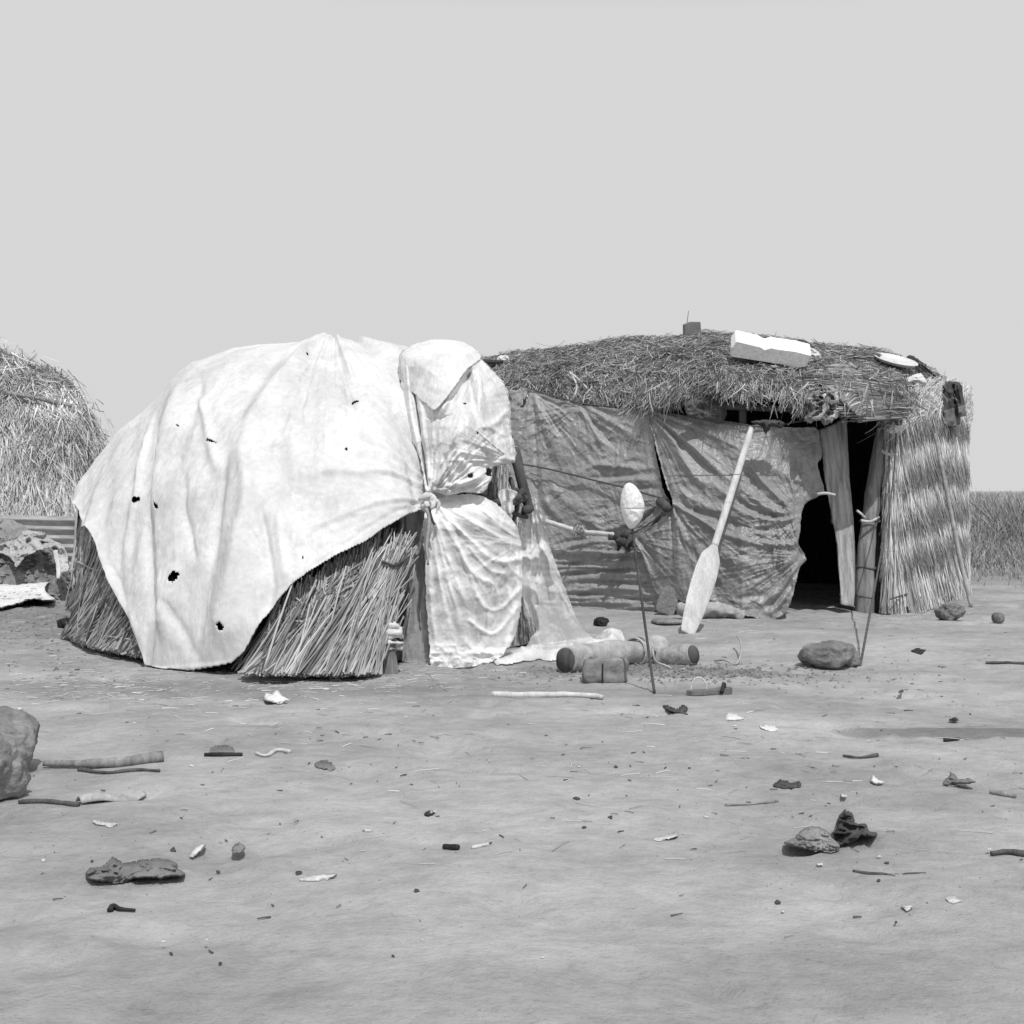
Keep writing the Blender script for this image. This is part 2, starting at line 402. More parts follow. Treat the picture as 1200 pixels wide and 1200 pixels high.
M_foam = plain('foam', .76, .84, 5, .8, .2, 70, .004, .6)
M_tin = plain('corrugated_metal', .12, .42, 2.2, .5, .5, 20, .002, .5, stretch=(.6, 1, 3), p0=.35, p1=.6)
M_rust = plain('dull_tin', .13, .22, 8, .6, .4, 30, .003, .5)
M_soil = plain('soil_heap', .15, .34, 12, .95, .1, 22, .05, 1)
M_chip = plain('pale_chip', .40, .60, 8, .85, .1, 40, .003, .6)
M_lid = plain('enamel_lid', .62, .75, 5, .35, .5, 40, .001, .3)

# ------------------------------------------------------------------ ground
def axis_pts(lo, hi, step, far, grow=1.12):
    a = list(np.arange(lo, hi + 1e-6, step)); s = step; x = a[-1]
    while x < far: s *= grow; x += s; a.append(x)
    s = step; x = a[0]; b = []
    while x > -far: s *= grow; x -= s; b.append(x)
    return A_(b[::-1] + a)
def gz(x, y):
    p = np.stack([x, y], -1)
    nearf = np.clip(1 - (y - 26) / 30, .3, 1)
    z = (fbm(p * .35, 3, 3) * .020 + fbm(p * 1.4, 3, 9) * .010) * nearf
    z = z + fbm(np.stack([x * 4, y * 4], -1), 3, 21) * .0065 - np.clip(fbm(np.stack([x * 3.1, y * 4.2], -1), 2, 71) - .45, 0, 1) * .05 + np.clip(fbm(np.stack([x * 1.1, y * 3.0], -1), 3, 33), 0, 1) * .006
    rough = np.exp(-(((x - 1.05) / .9) ** 2 + ((y - 9.3) / .55) ** 2))
    z = z + rough * (ridged(p * 9, 3, 5) * .014 + .005)
    # doorway mound in front of the right hut
    z = z + .05 * np.exp(-(((x - 2.9) / 1.2) ** 2 + ((y - 14.4) / .9) ** 2))
    left = np.exp(-(((x + 4.2) / 1.2) ** 2 + ((y - 14.5) / 3) ** 2)); z = z + left * (fbm(p * 6, 3, 8) * .03)
    return z
xs = axis_pts(-5.2, 6.6, .028, 2500, 1.13); ys = axis_pts(3.2, 19, .036, 3200, 1.10)
X, Yg = np.meshgrid(xs, ys, indexing='ij'); Z = gz(X, Yg); Z = np.where(np.abs(X) + np.abs(Yg) > 120, -.05, Z)
m, n, P, O = nmat('dry_earth')
c1, _, _ = noise_ramp(n, .8, .27, .40, .36, .64, detail=9, rough=.62, stretch=(.8, 1.2, 1))
c2, _, _ = noise_ramp(n, 7, .84, 1.12, .35, .65, detail=9, rough=.72)
c3, _, _ = noise_ramp(n, 55, .74, 1.05, .30, .42, detail=6, rough=.7)
col = mul(n, mul(n, c1.outputs[0], c2.outputs[0]), c3.outputs[0])
def stain_or_patch(cx, cy, rx, ry, dark, soft=.35, wob=.5, sc2=1.2):
    """a darker patch of earth with its own ragged outline"""
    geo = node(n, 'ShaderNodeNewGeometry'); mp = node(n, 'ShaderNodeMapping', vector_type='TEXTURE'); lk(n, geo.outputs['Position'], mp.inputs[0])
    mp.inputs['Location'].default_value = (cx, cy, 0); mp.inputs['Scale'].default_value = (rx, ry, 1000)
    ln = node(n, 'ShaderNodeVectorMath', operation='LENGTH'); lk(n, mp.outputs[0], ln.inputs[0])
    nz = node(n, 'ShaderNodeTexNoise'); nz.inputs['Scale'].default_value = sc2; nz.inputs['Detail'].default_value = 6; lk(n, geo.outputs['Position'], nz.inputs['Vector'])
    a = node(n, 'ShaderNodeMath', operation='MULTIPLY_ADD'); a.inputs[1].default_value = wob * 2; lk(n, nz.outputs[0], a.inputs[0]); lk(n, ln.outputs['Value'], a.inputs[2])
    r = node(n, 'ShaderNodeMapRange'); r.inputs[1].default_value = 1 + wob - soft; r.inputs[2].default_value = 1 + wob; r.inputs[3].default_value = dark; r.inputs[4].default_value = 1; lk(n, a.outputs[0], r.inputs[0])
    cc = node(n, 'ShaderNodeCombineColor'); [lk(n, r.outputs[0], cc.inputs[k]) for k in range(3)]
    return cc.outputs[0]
for st in ((2.6, 7.05, .95, .15, .62, .15, .35, 2.0), (3.05, 6.45, .6, .14, .66, .15, .3, 2.0), (.95, 9.3, .95, .45, .62, .5, .6, 2.5),  # first two: plain darker patches at right
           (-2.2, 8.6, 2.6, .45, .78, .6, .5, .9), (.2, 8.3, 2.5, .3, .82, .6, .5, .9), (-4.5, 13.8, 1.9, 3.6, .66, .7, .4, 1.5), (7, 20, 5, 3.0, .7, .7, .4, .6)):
    col = mul(n, col, stain_or_patch(*st))
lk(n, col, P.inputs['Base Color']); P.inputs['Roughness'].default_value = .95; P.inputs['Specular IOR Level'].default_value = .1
_, b1, _ = noise_ramp(n, 12, 0, 1, detail=8); _, b2, _ = noise_ramp(n, 90, 0, 1, detail=3)
lk(n, bump(n, b2.outputs[0], .7, .006, bump(n, b1.outputs[0], .8, .03)), P.inputs['Normal'])
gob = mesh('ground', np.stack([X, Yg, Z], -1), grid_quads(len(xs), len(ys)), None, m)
tag(gob, 'dry trodden bare earth', None, None, 'structure')
def onground(px, py, up=0.0):
    p = GP(px, py); p[..., 2] = gz(p[..., 0], p[..., 1]) + up; return p

# crumbs of soil and straw litter
def crumbs(n_, pts, smin, smax):
    base = A_([[1, 0, -.3], [-.5, .87, -.3], [-.5, -.87, -.3], [0, 0, 1.0], [.6, .5, .5]]); tr = A_([[0, 1, 4], [1, 3, 4], [3, 0, 4], [1, 2, 3], [2, 0, 3], [0, 2, 1]])
    s = rng.uniform(smin, smax, n_) * rng.uniform(.4, 1, n_); a = rng.uniform(0, 6.28, n_)
    b = base[None] * rng.uniform(.5, 1.3, (n_, 5, 3)); c, s_ = np.cos(a), np.sin(a)
    x = b[..., 0] * c[:, None] - b[..., 1] * s_[:, None]; y = b[..., 0] * s_[:, None] + b[..., 1] * c[:, None]
    v = np.stack([x, y, b[..., 2] * .7], -1) * s[:, None, None] + pts[:, None]
    t = tr[None] + np.arange(n_)[:, None, None] * 5
    return v.reshape(-1, 3), t.reshape(-1, 3)
def scatter(N, x0, x1, y0, y1):
    Y = np.exp(rng.uniform(math.log(y0), math.log(y1), N)); x = rng.uniform(x0, x1, N); return x, Y
x, y = scatter(9000, -5, 6, 3.8, 18); k = rng.random(9000) < (.25 + .75 * (fbm(np.stack([x, y], -1) * .8, 2, 4) > .1)); x, y = x[k], y[k]
x2 = rng.normal(1.05, .5, 1300); y2 = rng.normal(9.25, .27, 1300); x3 = rng.normal(-4.1, .7, 1200); y3 = rng.normal(14, 1.7, 1200)
x, y = np.concatenate([x, x2, x3]), np.concatenate([y, y2, y3])
sz = np.concatenate([np.full(len(x) - 2500, .006), np.full(2500, .022)])
pts = np.stack([x, y, gz(x, y)], -1)
v, t = crumbs(len(x) - 2500, pts[:-2500], .0015, .007); v2, t2 = crumbs(2500, pts[-2500:], .008, .030)
tag(mesh('soil_crumbs', np.concatenate([v, v2]), None, np.concatenate([t, t2 + len(v)]), M_stone2, None, False), 'small dark crumbs of soil and grit on the bare ground', 'gravel', None, 'stuff')
def litter(name, cs, mat, lmin, lmax, r, label):
    P0 = []
    for (px, py, sx, sy, N) in cs:
        a = onground(px + rng.normal(0, 1, N) * sx, np.clip(py + rng.normal(0, 1, N) * sy, 640, 1190)); P0.append(a)
    P0 = np.concatenate(P0); N = len(P0); an = rng.uniform(0, math.pi * 2, N); D = np.stack([np.cos(an), np.sin(an), rng.uniform(0, .12, N)], -1)
    L = rng.uniform(lmin, lmax, N) * rng.uniform(.4, 1, N); P0[:, 2] += .004
    b = rng.normal(0, .06, (N, 3)) * L[:, None] * 2; b[:, 2] = -D[:, 2] * L
    tag(strand_obj(name, curve_strands(P0, D, L, b, 4), rng.uniform(.5, 1.2, N) * r, mat, None, 3, .4), label, 'litter', None, 'stuff')
litter('straw_litter', [(130, 800, 70, 14, 420), (400, 797, 90, 10, 420), (300, 830, 170, 22, 160), (50, 730, 45, 30, 500), (560, 790, 60, 8, 80), (820, 735, 60, 8, 90), (1080, 720, 40, 6, 160), (700, 880, 300, 60, 130), (950, 850, 200, 60, 100)],
       straw_mat('litter_straw', .3, .75, 1), .03, .15, .0022, 'loose pale straw bits strewn at the foot of the huts')
litter('dark_litter', [(350, 900, 250, 70, 50), (850, 880, 260, 60, 110), (1000, 790, 120, 25, 80), (600, 1000, 400, 70, 30), (60, 740, 50, 30, 200)],
       straw_mat('litter_dark', .05, .2, 1), .015, .06, .0032, 'tiny dark bits of bark and dung strewn over the earth')

# tall dry grass field behind everything, to the horizon
def field():
    N = 90000; y = 23 * np.exp(rng.random(N) ** 1.3 * math.log(16)); x = rng.uniform(-.75, .75, N) * y * 1.1 + 2
    k = ~((x < 7.0) & (x > -14) & (y < 27)); x, y = x[k], y[k]
    x4 = rng.uniform(6.6, 14, 16000); y4 = rng.uniform(22.3, 30, 16000); x = np.concatenate([x, x4]); y = np.concatenate([y, y4]); N = len(x)
    x5 = rng.uniform(5.6, 14, 9000); y5 = 22.6 - np.abs(rng.normal(0, 1.7, 9000)); x = np.concatenate([x, x5]); y = np.concatenate([y, y5]); N = len(x)
    cl = fbm(np.stack([x, y], -1) * .6, 3, 2)
    h = (.78 + .25 * cl + rng.normal(0, .09, N)).clip(.25, 1.3) * np.clip((y - 20.4) / 4.6, .10, 1) * (1 + .35 * noise(np.stack([x, y], -1) * 1.7, 4))
    P0 = np.stack([x, y, np.zeros(N)], -1); D = np.stack([rng.normal(0, .15, N), rng.normal(0, .12, N), np.ones(N)], -1); D /= np.linalg.norm(D, axis=1)[:, None]
    b = np.stack([rng.normal(0, .22, N), rng.normal(0, .1, N), -np.abs(rng.normal(0, .12, N))], -1) * h[:, None]
    r = .0045 + .00026 * y
    tag(strand_obj('tall_grass', curve_strands(P0, D, h, b, 3), r, M_grass, None, 2, .6), 'tall dry grass field reaching to the horizon', 'grass', None, 'stuff')
field()

# ------------------------------------------------------------------ LEFT HUT : reed core
def gy(py): return F * CH / (py - HZ)
LP = [((80, 747, gy(747)), (97, 592, 12.0)), ((92, 755, 10.9), (104, 566, 12.2)), ((118, 764, 10.45), (126, 540, 12.3)), ((152, 770, 10.15), (150, 510, 12.2)),
      ((196, 777, 9.8), (188, 478, 12.0)), ((240, 784, 9.47), (218, 447, 11.8)), ((290, 789, 9.25), (262, 423, 11.6)), ((350, 791, 9.17), (318, 414, 11.5)),
      ((410, 791, 9.17), (392, 413, 11.4)), ((455, 786, 9.38), (450, 414, 11.3)), ((500, 778, 9.9), (505, 428, 11.3)), ((550, 770, 10.25), (556, 450, 11.4)),
      ((590, 760, 10.7), (584, 500, 11.7)), ((634, 752, 11.3), (600, 590, 12.0))]
core = Shell(LP, 220, 110, 168)
core.P[..., 2] = np.maximum(core.P[..., 2], -.03)
hutL = thing('reed_hut', 'low domed reed hut under a big white tarpaulin', 'hut', (W(300, 780, 10.5)[0], 10.6, 0))
cp = core.P - core.N * 0.0
# make sure normals look outward (towards the camera in front)
if core.N[100, 10, 1] > 0: core.N = -core.N
inner = core.P + (V(-2.0, 11.6, .8) - core.P) * .05
inner[..., 2] = np.maximum(inner[..., 2], -.03)
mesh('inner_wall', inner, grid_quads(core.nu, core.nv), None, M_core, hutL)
dmL = DMap(core.P[:, :70])
def bundle(bot, top, N, r=(.004, .008), jit=4, off=(.02, .10), curve=.03, K=5, flare=0.0, jy=8):
    """reeds from pixel line 'bot' to pixel line 'top', lying on the hut wall"""
    bot = A_(bot, float); top = A_(top, float); t = rng.random(N)
    def along(l, t):
        L = np.concatenate([[0], np.cumsum(np.linalg.norm(np.diff(l, axis=0), axis=1))]); L /= L[-1]
        return np.stack([np.interp(t, L, l[:, 0]), np.interp(t, L, l[:, 1])], -1)
    a = along(bot, np.clip(t + rng.normal(0, .015, N), 0, 1)); b = along(top, np.clip(t + rng.normal(0, .03, N), 0, 1))
    a[:, 0] += rng.normal(0, jit, N); b[:, 0] += rng.normal(0, jit * 1.3, N); b[:, 1] += rng.normal(0, jy, N); a[:, 1] += rng.normal(0, 1.3, N)
    s = np.linspace(0, 1, K)[None, :, None]; c = a[:, None] * (1 - s) + b[:, None] * s
    c[..., 0] += (np.sin(s[..., 0] * math.pi) * rng.normal(0, 1, (N, 1)) * curve * 60)
    o = rng.uniform(off[0], off[1], N)[:, None] + flare * (1 - s[..., 0]) ** 2
    Y = dmL(c[..., 0], c[..., 1]) - o; Pp = W(c[..., 0], c[..., 1], Y)
    Pp[..., 2] = np.maximum(Pp[..., 2], gz(Pp[..., 0], Pp[..., 1]) + .002)
    return Pp, rng.uniform(r[0], r[1], N)
def bundles(name, lst, mat, parent):
    Ps, rs = zip(*[bundle(*a[:2], **a[2]) for a in lst]); K = Ps[0].shape[1]
    return strand_obj(name, np.concatenate(Ps), np.concatenate(rs), mat, parent, 4, .35)
rw = bundles('reed_wall', [
    ([(84, 740), (120, 750), (170, 760), (196, 768)], [(98, 596), (118, 590), (175, 650), (210, 700)], dict(N=900, jit=4, off=(-.02, .03), jy=5, r=(.004, .007))),
    ([(90, 668), (120, 680), (160, 712)], [(101, 600), (122, 600), (165, 640)], dict(N=420, jit=4, off=(.02, .07), jy=14, r=(.005, .009))),
    ([(82, 712), (110, 722), (150, 738), (185, 755)], [(108, 640), (138, 646), (165, 680), (200, 715)], dict(N=620, jit=4, off=(.03, .09), jy=14, r=(.005, .010))),
    ([(79, 746), (110, 758), (150, 766), (196, 773)], [(116, 676), (142, 690), (178, 715), (222, 740)], dict(N=950, jit=4, off=(.05, .13), flare=.06, jy=14, r=(.005, .010))),
    ([(78, 744), (110, 757), (150, 765), (194, 772)], [(104, 706), (132, 716), (175, 738), (215, 752)], dict(N=420, jit=5, off=(.10, .18), flare=.08, jy=10, r=(.006, .010))),
    ([(285, 786), (330, 789), (400, 790), (440, 788)], [(330, 715), (360, 690), (400, 660), (455, 625)], dict(N=650, jit=6, off=(-.02, .03), jy=8)),
    ([(318, 786), (350, 787), (400, 787)], [(322, 745), (352, 712), (424, 668)], dict(N=430, jit=5, off=(.02, .06), jy=12, curve=.06, r=(.005, .010))),
    ([(320, 745), (345, 725), (400, 690)], [(330, 738), (356, 712), (425, 668)], dict(N=240, jit=7, off=(.03, .08), jy=8, curve=.10, r=(.005, .009))),
    ([(288, 788), (310, 790), (360, 791)], [(326, 750), (356, 730), (395, 715)], dict(N=420, jit=6, off=(.07, .16), flare=.08, jy=16, curve=.08, r=(.005, .010))),
    ([(330, 740), (420, 700)], [(356, 720), (440, 672)], dict(N=60, jit=12, off=(.08, .14), jy=8, curve=.12, r=(.004, .007))),
], M_reed, hutL)
n_ = 4200; u = rng.uniform(.80, 1, n_); v = rng.uniform(0, .62, n_); p, nn, uu, tt_ = core.samp(u, v); D = tt_ + uu * rng.normal(0, .08, n_)[:, None]; D /= np.linalg.norm(D, axis=1)[:, None]
P_ = curve_strands(p - D * .2, D, rng.uniform(.25, .6, n_), rng.normal(0, .015, (n_, 3)), 4); P_[..., 2] = np.maximum(P_[..., 2], .0)
strand_obj('reed_side', P_, rng.uniform(.004, .008, n_), M_reed, hutL, 3, .4)
rb = bundles('reed_bundle', [
    ([(350, 789), (390, 792), (436, 790)], [(438, 668), (458, 646), (481, 630)], dict(N=620, jit=3, off=(.08, .22), flare=.04, jy=7, curve=.05)),
    ([(372, 790), (440, 790)], [(430, 700), (470, 680)], dict(N=220, jit=6, off=(.16, .27), flare=.05, jy=20, curve=.06)),
    ([(425, 700), (458, 700)], [(456, 642), (483, 640)], dict(N=150, jit=4, off=(.14, .26), jy=9, curve=.08)),
], M_reed2, hutL)
def wpath(pts, dm=None, off=.1):
    p = A_(pts, float); p = smooth_path(p, 24); return W(p[:, 0], p[:, 1], dm(p[:, 0], p[:, 1]) - off)
for pts, off, r in (([(78, 730), (110, 739), (150, 748), (182, 757)], .16, .006), ([(108, 633), (130, 650), (160, 655)], .12, .007), ([(448, 658), (462, 662), (474, 655), (476, 648)], .28, .010), ([(90, 658), (120, 668), (150, 640)], .10, .008)):
    tube('tie_rope', wpath(pts, dmL, off), r, M_rope if r < .009 else M_wire, hutL, 6, 24, rough=.004, rs=40)
tube('tie_rope', wpath([(120, 745), (150, 749), (165, 752)], dmL, .2), .006, M_rope, hutL, 6)
# entrance post wrapped in cloth
b0 = onground(457, 790); Yp = b0[1]
post = tube('entrance_post', [b0 - V(0, 0, .05), W(455, 760, Yp), W(455, 735, Yp + .02), W(456, 712, Yp + .06)], [.052, .05, .045, .04], M_wood, hutL, 12, 30, rough=.008)
aa = np.linspace(0, 6.283 * 7, 200); ctr = np.stack([np.full(200, W(456, 740, Yp)[0]), np.full(200, Yp + .01), .17 + .15 * (aa / aa[-1])], -1)
rw_ = .058 + .022 * fbm(np.stack([aa * .6, aa * 0], -1), 2, 3) + .02 * np.sin(aa / aa[-1] * 3.1)
mb = MB(); mb.add(*tube_geo(ctr + np.stack([np.cos(aa) * rw_, np.sin(aa) * rw_, .02 * np.sin(aa * .8)], -1), .017 + .008 * np.sin(aa * .9), 7, rough=.012, seed=2, rs=30, wdir=(0, 0, 1)))
mb.build('cloth_wrap', M_rag_light, post)
# bent frame poles at the right side of the entrance
for a, r in (([(602, 526, 10.55), (611, 562, 10.5), (621, 600, 10.5)], .045), ([(560, 582, 10.1), (590, 590, 10.2), (618, 583, 10.5)], .03), ([(575, 600, 10.2), (600, 583, 10.3), (612, 575, 10.45)], .022),
             ([(584, 578, 10.3), (600, 600, 10.4), (618, 606, 10.5)], .018), ([(598, 560, 10.5), (606, 590, 10.4), (600, 615, 10.5)], .018)):
    tube('frame_pole', [W(*p) for p in a], [r, r * .8], M_wood_dark, hutL, 8, 20, rough=.006, rs=14)
mb = MB()
for kk, (a, b, c, r) in enumerate(((596, 580, 10.35, .030), (604, 585, 10.35, .028), (612, 578, 10.42, .026), (590, 587, 10.3, .022), (617, 597, 10.45, .024), (601, 575, 10.4, .026))):
    p = smooth_path([W(a - 5, b + 3, c), W(a, b, c - .05), W(a + 5, b - 2 + kk % 3, c)], 8); mb.add(*tube_geo(p, r * np.sin(np.linspace(.4, 2.7, 8)), 8, rough=.03, seed=kk, rs=20))
mb.build('rag_knot', M_rag_dark, hutL)

# ------------------------------------------------------------------ white tarpaulin over the left hut
HEM = A_([(60, 592), (95, 588), (104, 598), (113, 612), (121, 629), (131, 628), (141, 648), (152, 676), (161, 702), (172, 722), (186, 748), (193, 765), (197, 783), (215, 785), (245, 783), (268, 779),
          (285, 775), (298, 763), (306, 747), (316, 730), (331, 710), (350, 691), (375, 673), (402, 656), (420, 645), (436, 629), (456, 612), (474, 601), (490, 594), (506, 592), (512, 560), (520, 380), (60, 380)])
ug = np.linspace(0, .86, 600); nv = 440; th0 = np.linspace(0, 1, 600)
U, Vv = np.meshgrid(ug, th0, indexing='ij'); Pc, Nc, _, _ = core.samp(U, Vv); pxx, pyy = PX(Pc - 0 * Nc)
hemv = np.zeros(len(ug))
for i in range(len(ug)):
    ins = inside(pxx[i], pyy[i], HEM); kx = np.nonzero(ins & (th0 < .53))[0]
    hemv[i] = th0[kx[0]] if len(kx) else .53
hemv[0:3] = hemv[3]
vg = np.linspace(0, 1, nv) ** 1.0
VV = hemv[:, None] + (.93 - hemv[:, None]) * vg[None]; UU = np.repeat(ug[:, None], nv, 1)
P, N, _, _ = core.samp(UU, VV); px, py = PX(P)
flare = np.interp(ug, [0, .03, .1, .18, .3, .36, .5, .7, .86], [.0, .04, .12, .10, .10, .05, .08, .10, .10])[:, None]
off = np.interp(ug, [0, .04, .1], [.02, .05, .07])[:, None] + flare * np.exp(-((VV - hemv[:, None]) / .10))
tf = [
 ([(190, 492), (180, 540), (172, 590), (166, 640), (168, 700)], 3, 5, .035, 'b'), ([(198, 500), (196, 560), (188, 640), (196, 700), (205, 730)], 4, 5, -.035, 'b'),
 ([(225, 455), (208, 520), (196, 580), (190, 620)], 5, 9, .04, 'b'), ([(245, 450), (228, 520), (218, 560)], 4, 8, -.03, 'b'),
 ([(232, 560), (228, 600), (236, 640), (245, 665)], 3, 4, -.022, 'b'), ([(205, 600), (206, 650), (215, 715), (222, 750)], 4, 7, .03, 'b'),
 ([(276, 535), (268, 590), (262, 650), (255, 720), (250, 760)], 5, 9, -.04, 'b'), ([(290, 540), (300, 580), (292, 640), (280, 700), (272, 760)], 7, 12, .055, 'b'),
 ([(385, 402), (350, 440), (300, 500), (280, 530)], 5, 9, .05, 's'), ([(335, 420), (300, 470), (285, 520)], 6, 8, -.03, 'b'),
 ([(388, 404), (378, 460), (392, 560), (400, 640)], 5, 20, .035, 's'), ([(392, 406), (430, 460), (455, 520), (470, 560)], 4, 12, .03, 's'),
 ([(410, 408), (435, 424), (466, 433)], 2.5, 3.5, -.04, 'b'), ([(400, 402), (432, 416), (466, 424)], 3, 5, .04, 'b'),
 ([(310, 600), (318, 640), (326, 690), (318, 730)], 4, 7, -.04, 'b'), ([(330, 610), (336, 650), (345, 690)], 4, 7, .02, 'b'),
 ([(300, 625), (312, 645), (320, 665)], 1.5, 1.5, -.012, 'b'), ([(150, 660), (162, 690), (180, 740)], 2, 3, -.015, 'b'), ([(142, 640), (158, 690), (190, 750)], 3, 4, .02, 'b'),
 ([(165, 500), (140, 560), (125, 600)], 5, 5, .02, 'b'), ([(180, 530), (150, 580), (135, 610)], 4, 5, -.016, 'b'), ([(215, 700), (235, 740), (250, 770)], 3, 6, -.02, 'b'),
 ([(445, 525), (460, 550), (462, 600), (450, 640)], 3, 6, -.022, 'b'), ([(480, 590), (440, 615), (400, 650), (350, 690)], 2, 2, -.008, 'n'), ([(240, 470), (250, 500), (262, 560)], 4, 6, .03, 'b'),
 ([(360, 420), (345, 500), (352, 580)], 8, 12, .03, 'b'), ([(420, 440), (418, 520), (430, 600)], 8, 12, -.02, 'b'), ([(95, 588), (120, 622), (150, 665)], 2.5, 2.5, .012, 'n'), ([(197, 783), (285, 775)], 2, 2, .01, 'n'),
]
lowf = np.clip((py - 430) / 160, .15, 1)
tb_ = [([(380, 410), (340, 460), (298, 520), (292, 600), (286, 690), (280, 775)], 12, 30, .075, 'b'), ([(392, 402), (420, 470), (440, 560), (450, 640)], 12, 30, .05, 'b'), ([(236, 425), (214, 500), (206, 600), (212, 700), (225, 780)], 14, 22, .05, 'b'),
  ([(392, 400), (388, 406), (384, 414)], 5, 6, .012, 'n'), ([(392, 404), (360, 430), (330, 450)], 2, 4, .022, 's'), ([(392, 404), (372, 450), (358, 520)], 2, 6, .02, 's'), ([(392, 404), (410, 450), (428, 500)], 2, 5, .02, 's'), ([(392, 404), (330, 425), (250, 450)], 2, 6, .02, 's'),
  ([(502, 590), (450, 570), (380, 565), (320, 575)], 2, 6, .028, 's'), ([(502, 590), (440, 540), (400, 500)], 2, 6, .022, 's'), ([(502, 590), (470, 540), (455, 480)], 2, 5, .02, 's'), ([(502, 592), (440, 600), (380, 625), (330, 660)], 2, 5, .022, 's')]
dsp = off + ridges(px, py, tf) * .85 + ridges(px, py, tb_) + wr(px, py, (392, 402), 7, .012, 220, 3) + wr(px, py, (502, 592), 6, .012, 150, 7)
pw = P * A_([1.0, 1.0, .45])
dsp += fbm(pw * 1.7, 3, 41) * .028 * lowf + ridged(pw * 3.3 + fbm(pw * 2, 2, 3)[..., None] * .5, 2, 43) * .011 * lowf + ridged(P * A_([9, 9, 3.2]) + fbm(P * 4, 2, 5)[..., None] * .8, 2, 53) * .0035 + fbm(P * 16, 2, 47) * .0022
left = np.clip((330 - px) / 150, 0, 1) * np.clip((py - 470) / 120, 0, 1)
dsp += left * .010 * np.sin(px * .21 + 3 * fbm(P * A_([.8, .8, .5]), 2, 77) - (py - 600) * .02)
Pt = P + N * dsp[..., None]
gg = gz(Pt[..., 0], Pt[..., 1]) + .012; Pt[..., 2] = np.maximum(Pt[..., 2], gg)
qd = grid_quads(len(ug), nv)
cx = px.ravel()[qd].mean(1); cy = py.ravel()[qd].mean(1); kill = np.zeros(len(qd), bool)
for (hx, hy, rx, ry, an) in ((174, 593, 5.2, 3.2, -25), (196, 588, 1.6, 4.5, 10), (204, 600, 2.2, 4.2, -35), (224, 679, 3.6, 6, 20), (279, 735, 3.0, 4.6, -35), (257, 526, 5, 1.6, 10), (416, 488, 3.4, 1.4, -5), (405, 539, 1.6, 1.5, 0), (363, 436, 1.2, 1, 0), (471, 591, 1.5, 1.5, 0), (361, 662, 1.5, 1.5, 0), (222, 508, 1.0, 1.0, 0)):
    a = math.radians(an); dx, dy = cx - hx, cy - hy; ex = dx * math.cos(a) + dy * math.sin(a); ey = -dx * math.sin(a) + dy * math.cos(a)
    kill |= (ex / rx) ** 2 + (ey / ry) ** 2 < 1 + .5 * noise(np.stack([dx, dy], -1) * .8, int(hx))
tag(mesh('tarpaulin', Pt, qd[~kill], None, M_white_tarp, None, True, None, .004), 'big creased white tarpaulin draped over the domed reed hut', 'tarpaulin')
dmT = DMap(Pt[:, ::2][::2])
# lashing cords tying the hem
for pts in ([(236, 522), (256, 530)], ):
    pass
for nm, c in (('cord', [(432, 634), (434, 652), (431, 640), (436, 656)]),):
    p = smooth_path(A_(c, float), 14); o = tube(nm, W(p[:, 0], p[:, 1], dmT(p[:, 0], p[:, 1]) - .03), .007, M_rope, None, 6, 14)
    tag(o, {432: 'short pale cord tying the white tarpaulin hem above the reed bundle', 342: 'tiny cord knot where the tarpaulin hem leaves the front reeds', 158: 'frayed cord tie on the slanting left hem of the white tarpaulin'}[int(c[0][0])], 'cord')

# ------------------------------------------------------------------ sack cloth hood over the entrance
HOOD = [(468, 418), (480, 406), (503, 399), (530, 399), (548, 404), (561, 418), (575, 432), (592, 452), (597, 475), (597, 498), (602, 520), (604, 540), (590, 544), (578, 548), (575, 562), (566, 577),
        (545, 576), (527, 580), (508, 577), (503, 584), (498, 572), (494, 545), (483, 515), (474, 480), (469, 445)]
px, py, q, d = mask_grid(HOOD, 1.0, .8, 3)
base = 9.72 + (580 - py) / 180 * .75 + .25 * ((px - 520) / 80) ** 2
infl = .36 * np.sin(np.clip(d / 62, 0, 1) * 1.57) ** .8 * np.interp(py, [500, 582], [1, .5])
hf = [([(560, 420), (548, 437), (533, 455), (520, 478), (513, 490)], 3, 5, .06, 'b'), ([(554, 430), (540, 452), (525, 472)], 3, 4, -.09, 'b'),
      ([(547, 434), (551, 455), (555, 478)], 4, 5, -.10, 'b'), ([(558, 428), (563, 455), (562, 478), (572, 510), (580, 545)], 4, 6, .06, 'b'),
      ([(484, 450), (489, 480), (494, 520), (500, 570)], 1.6, 2, -.035, 'n'), ([(476, 430), (480, 480), (491, 530), (500, 575)], 2.5, 3, .045, 'n'), ([(490, 450), (495, 500), (503, 560)], 3, 3, .03, 'n'),
      ([(520, 560), (526, 520), (545, 500), (555, 480)], 5, 6, .035, 'b'), ([(520, 530), (525, 560), (530, 572)], 3, 4, -.03, 'b'), ([(590, 505), (578, 510), (582, 530)], 4, 4, -.03, 'b'),
      ([(596, 480), (580, 496), (566, 500)], 3, 4, .04, 'b'), ([(595, 512), (582, 505), (572, 500)], 3, 3, .03, 'b'), ([(512, 575), (545, 565), (572, 556)], 4, 4, .04, 'b'), ([(508, 570), (540, 572), (566, 566)], 2, 2, -.03, 'b'),
      ([(498, 489), (515, 490), (530, 486)], 1.5, 1.5, -.016, 'b'), ([(540, 535), (560, 545), (572, 552)], 3, 3, -.025, 'b'), ([(605, 540), (590, 538), (582, 548)], 3, 4, .035, 'b'),
      ([(545, 480), (548, 520), (540, 555)], 4, 5, .03, 'b'), ([(530, 420), (520, 450), (508, 475)], 5, 6, .02, 'b'), ([(512, 408), (508, 440), (505, 465)], 4, 6, -.015, 'b')]
pn = np.stack([px, py], -1)
lowc = np.clip((py - 440) / 60, .25, 1)
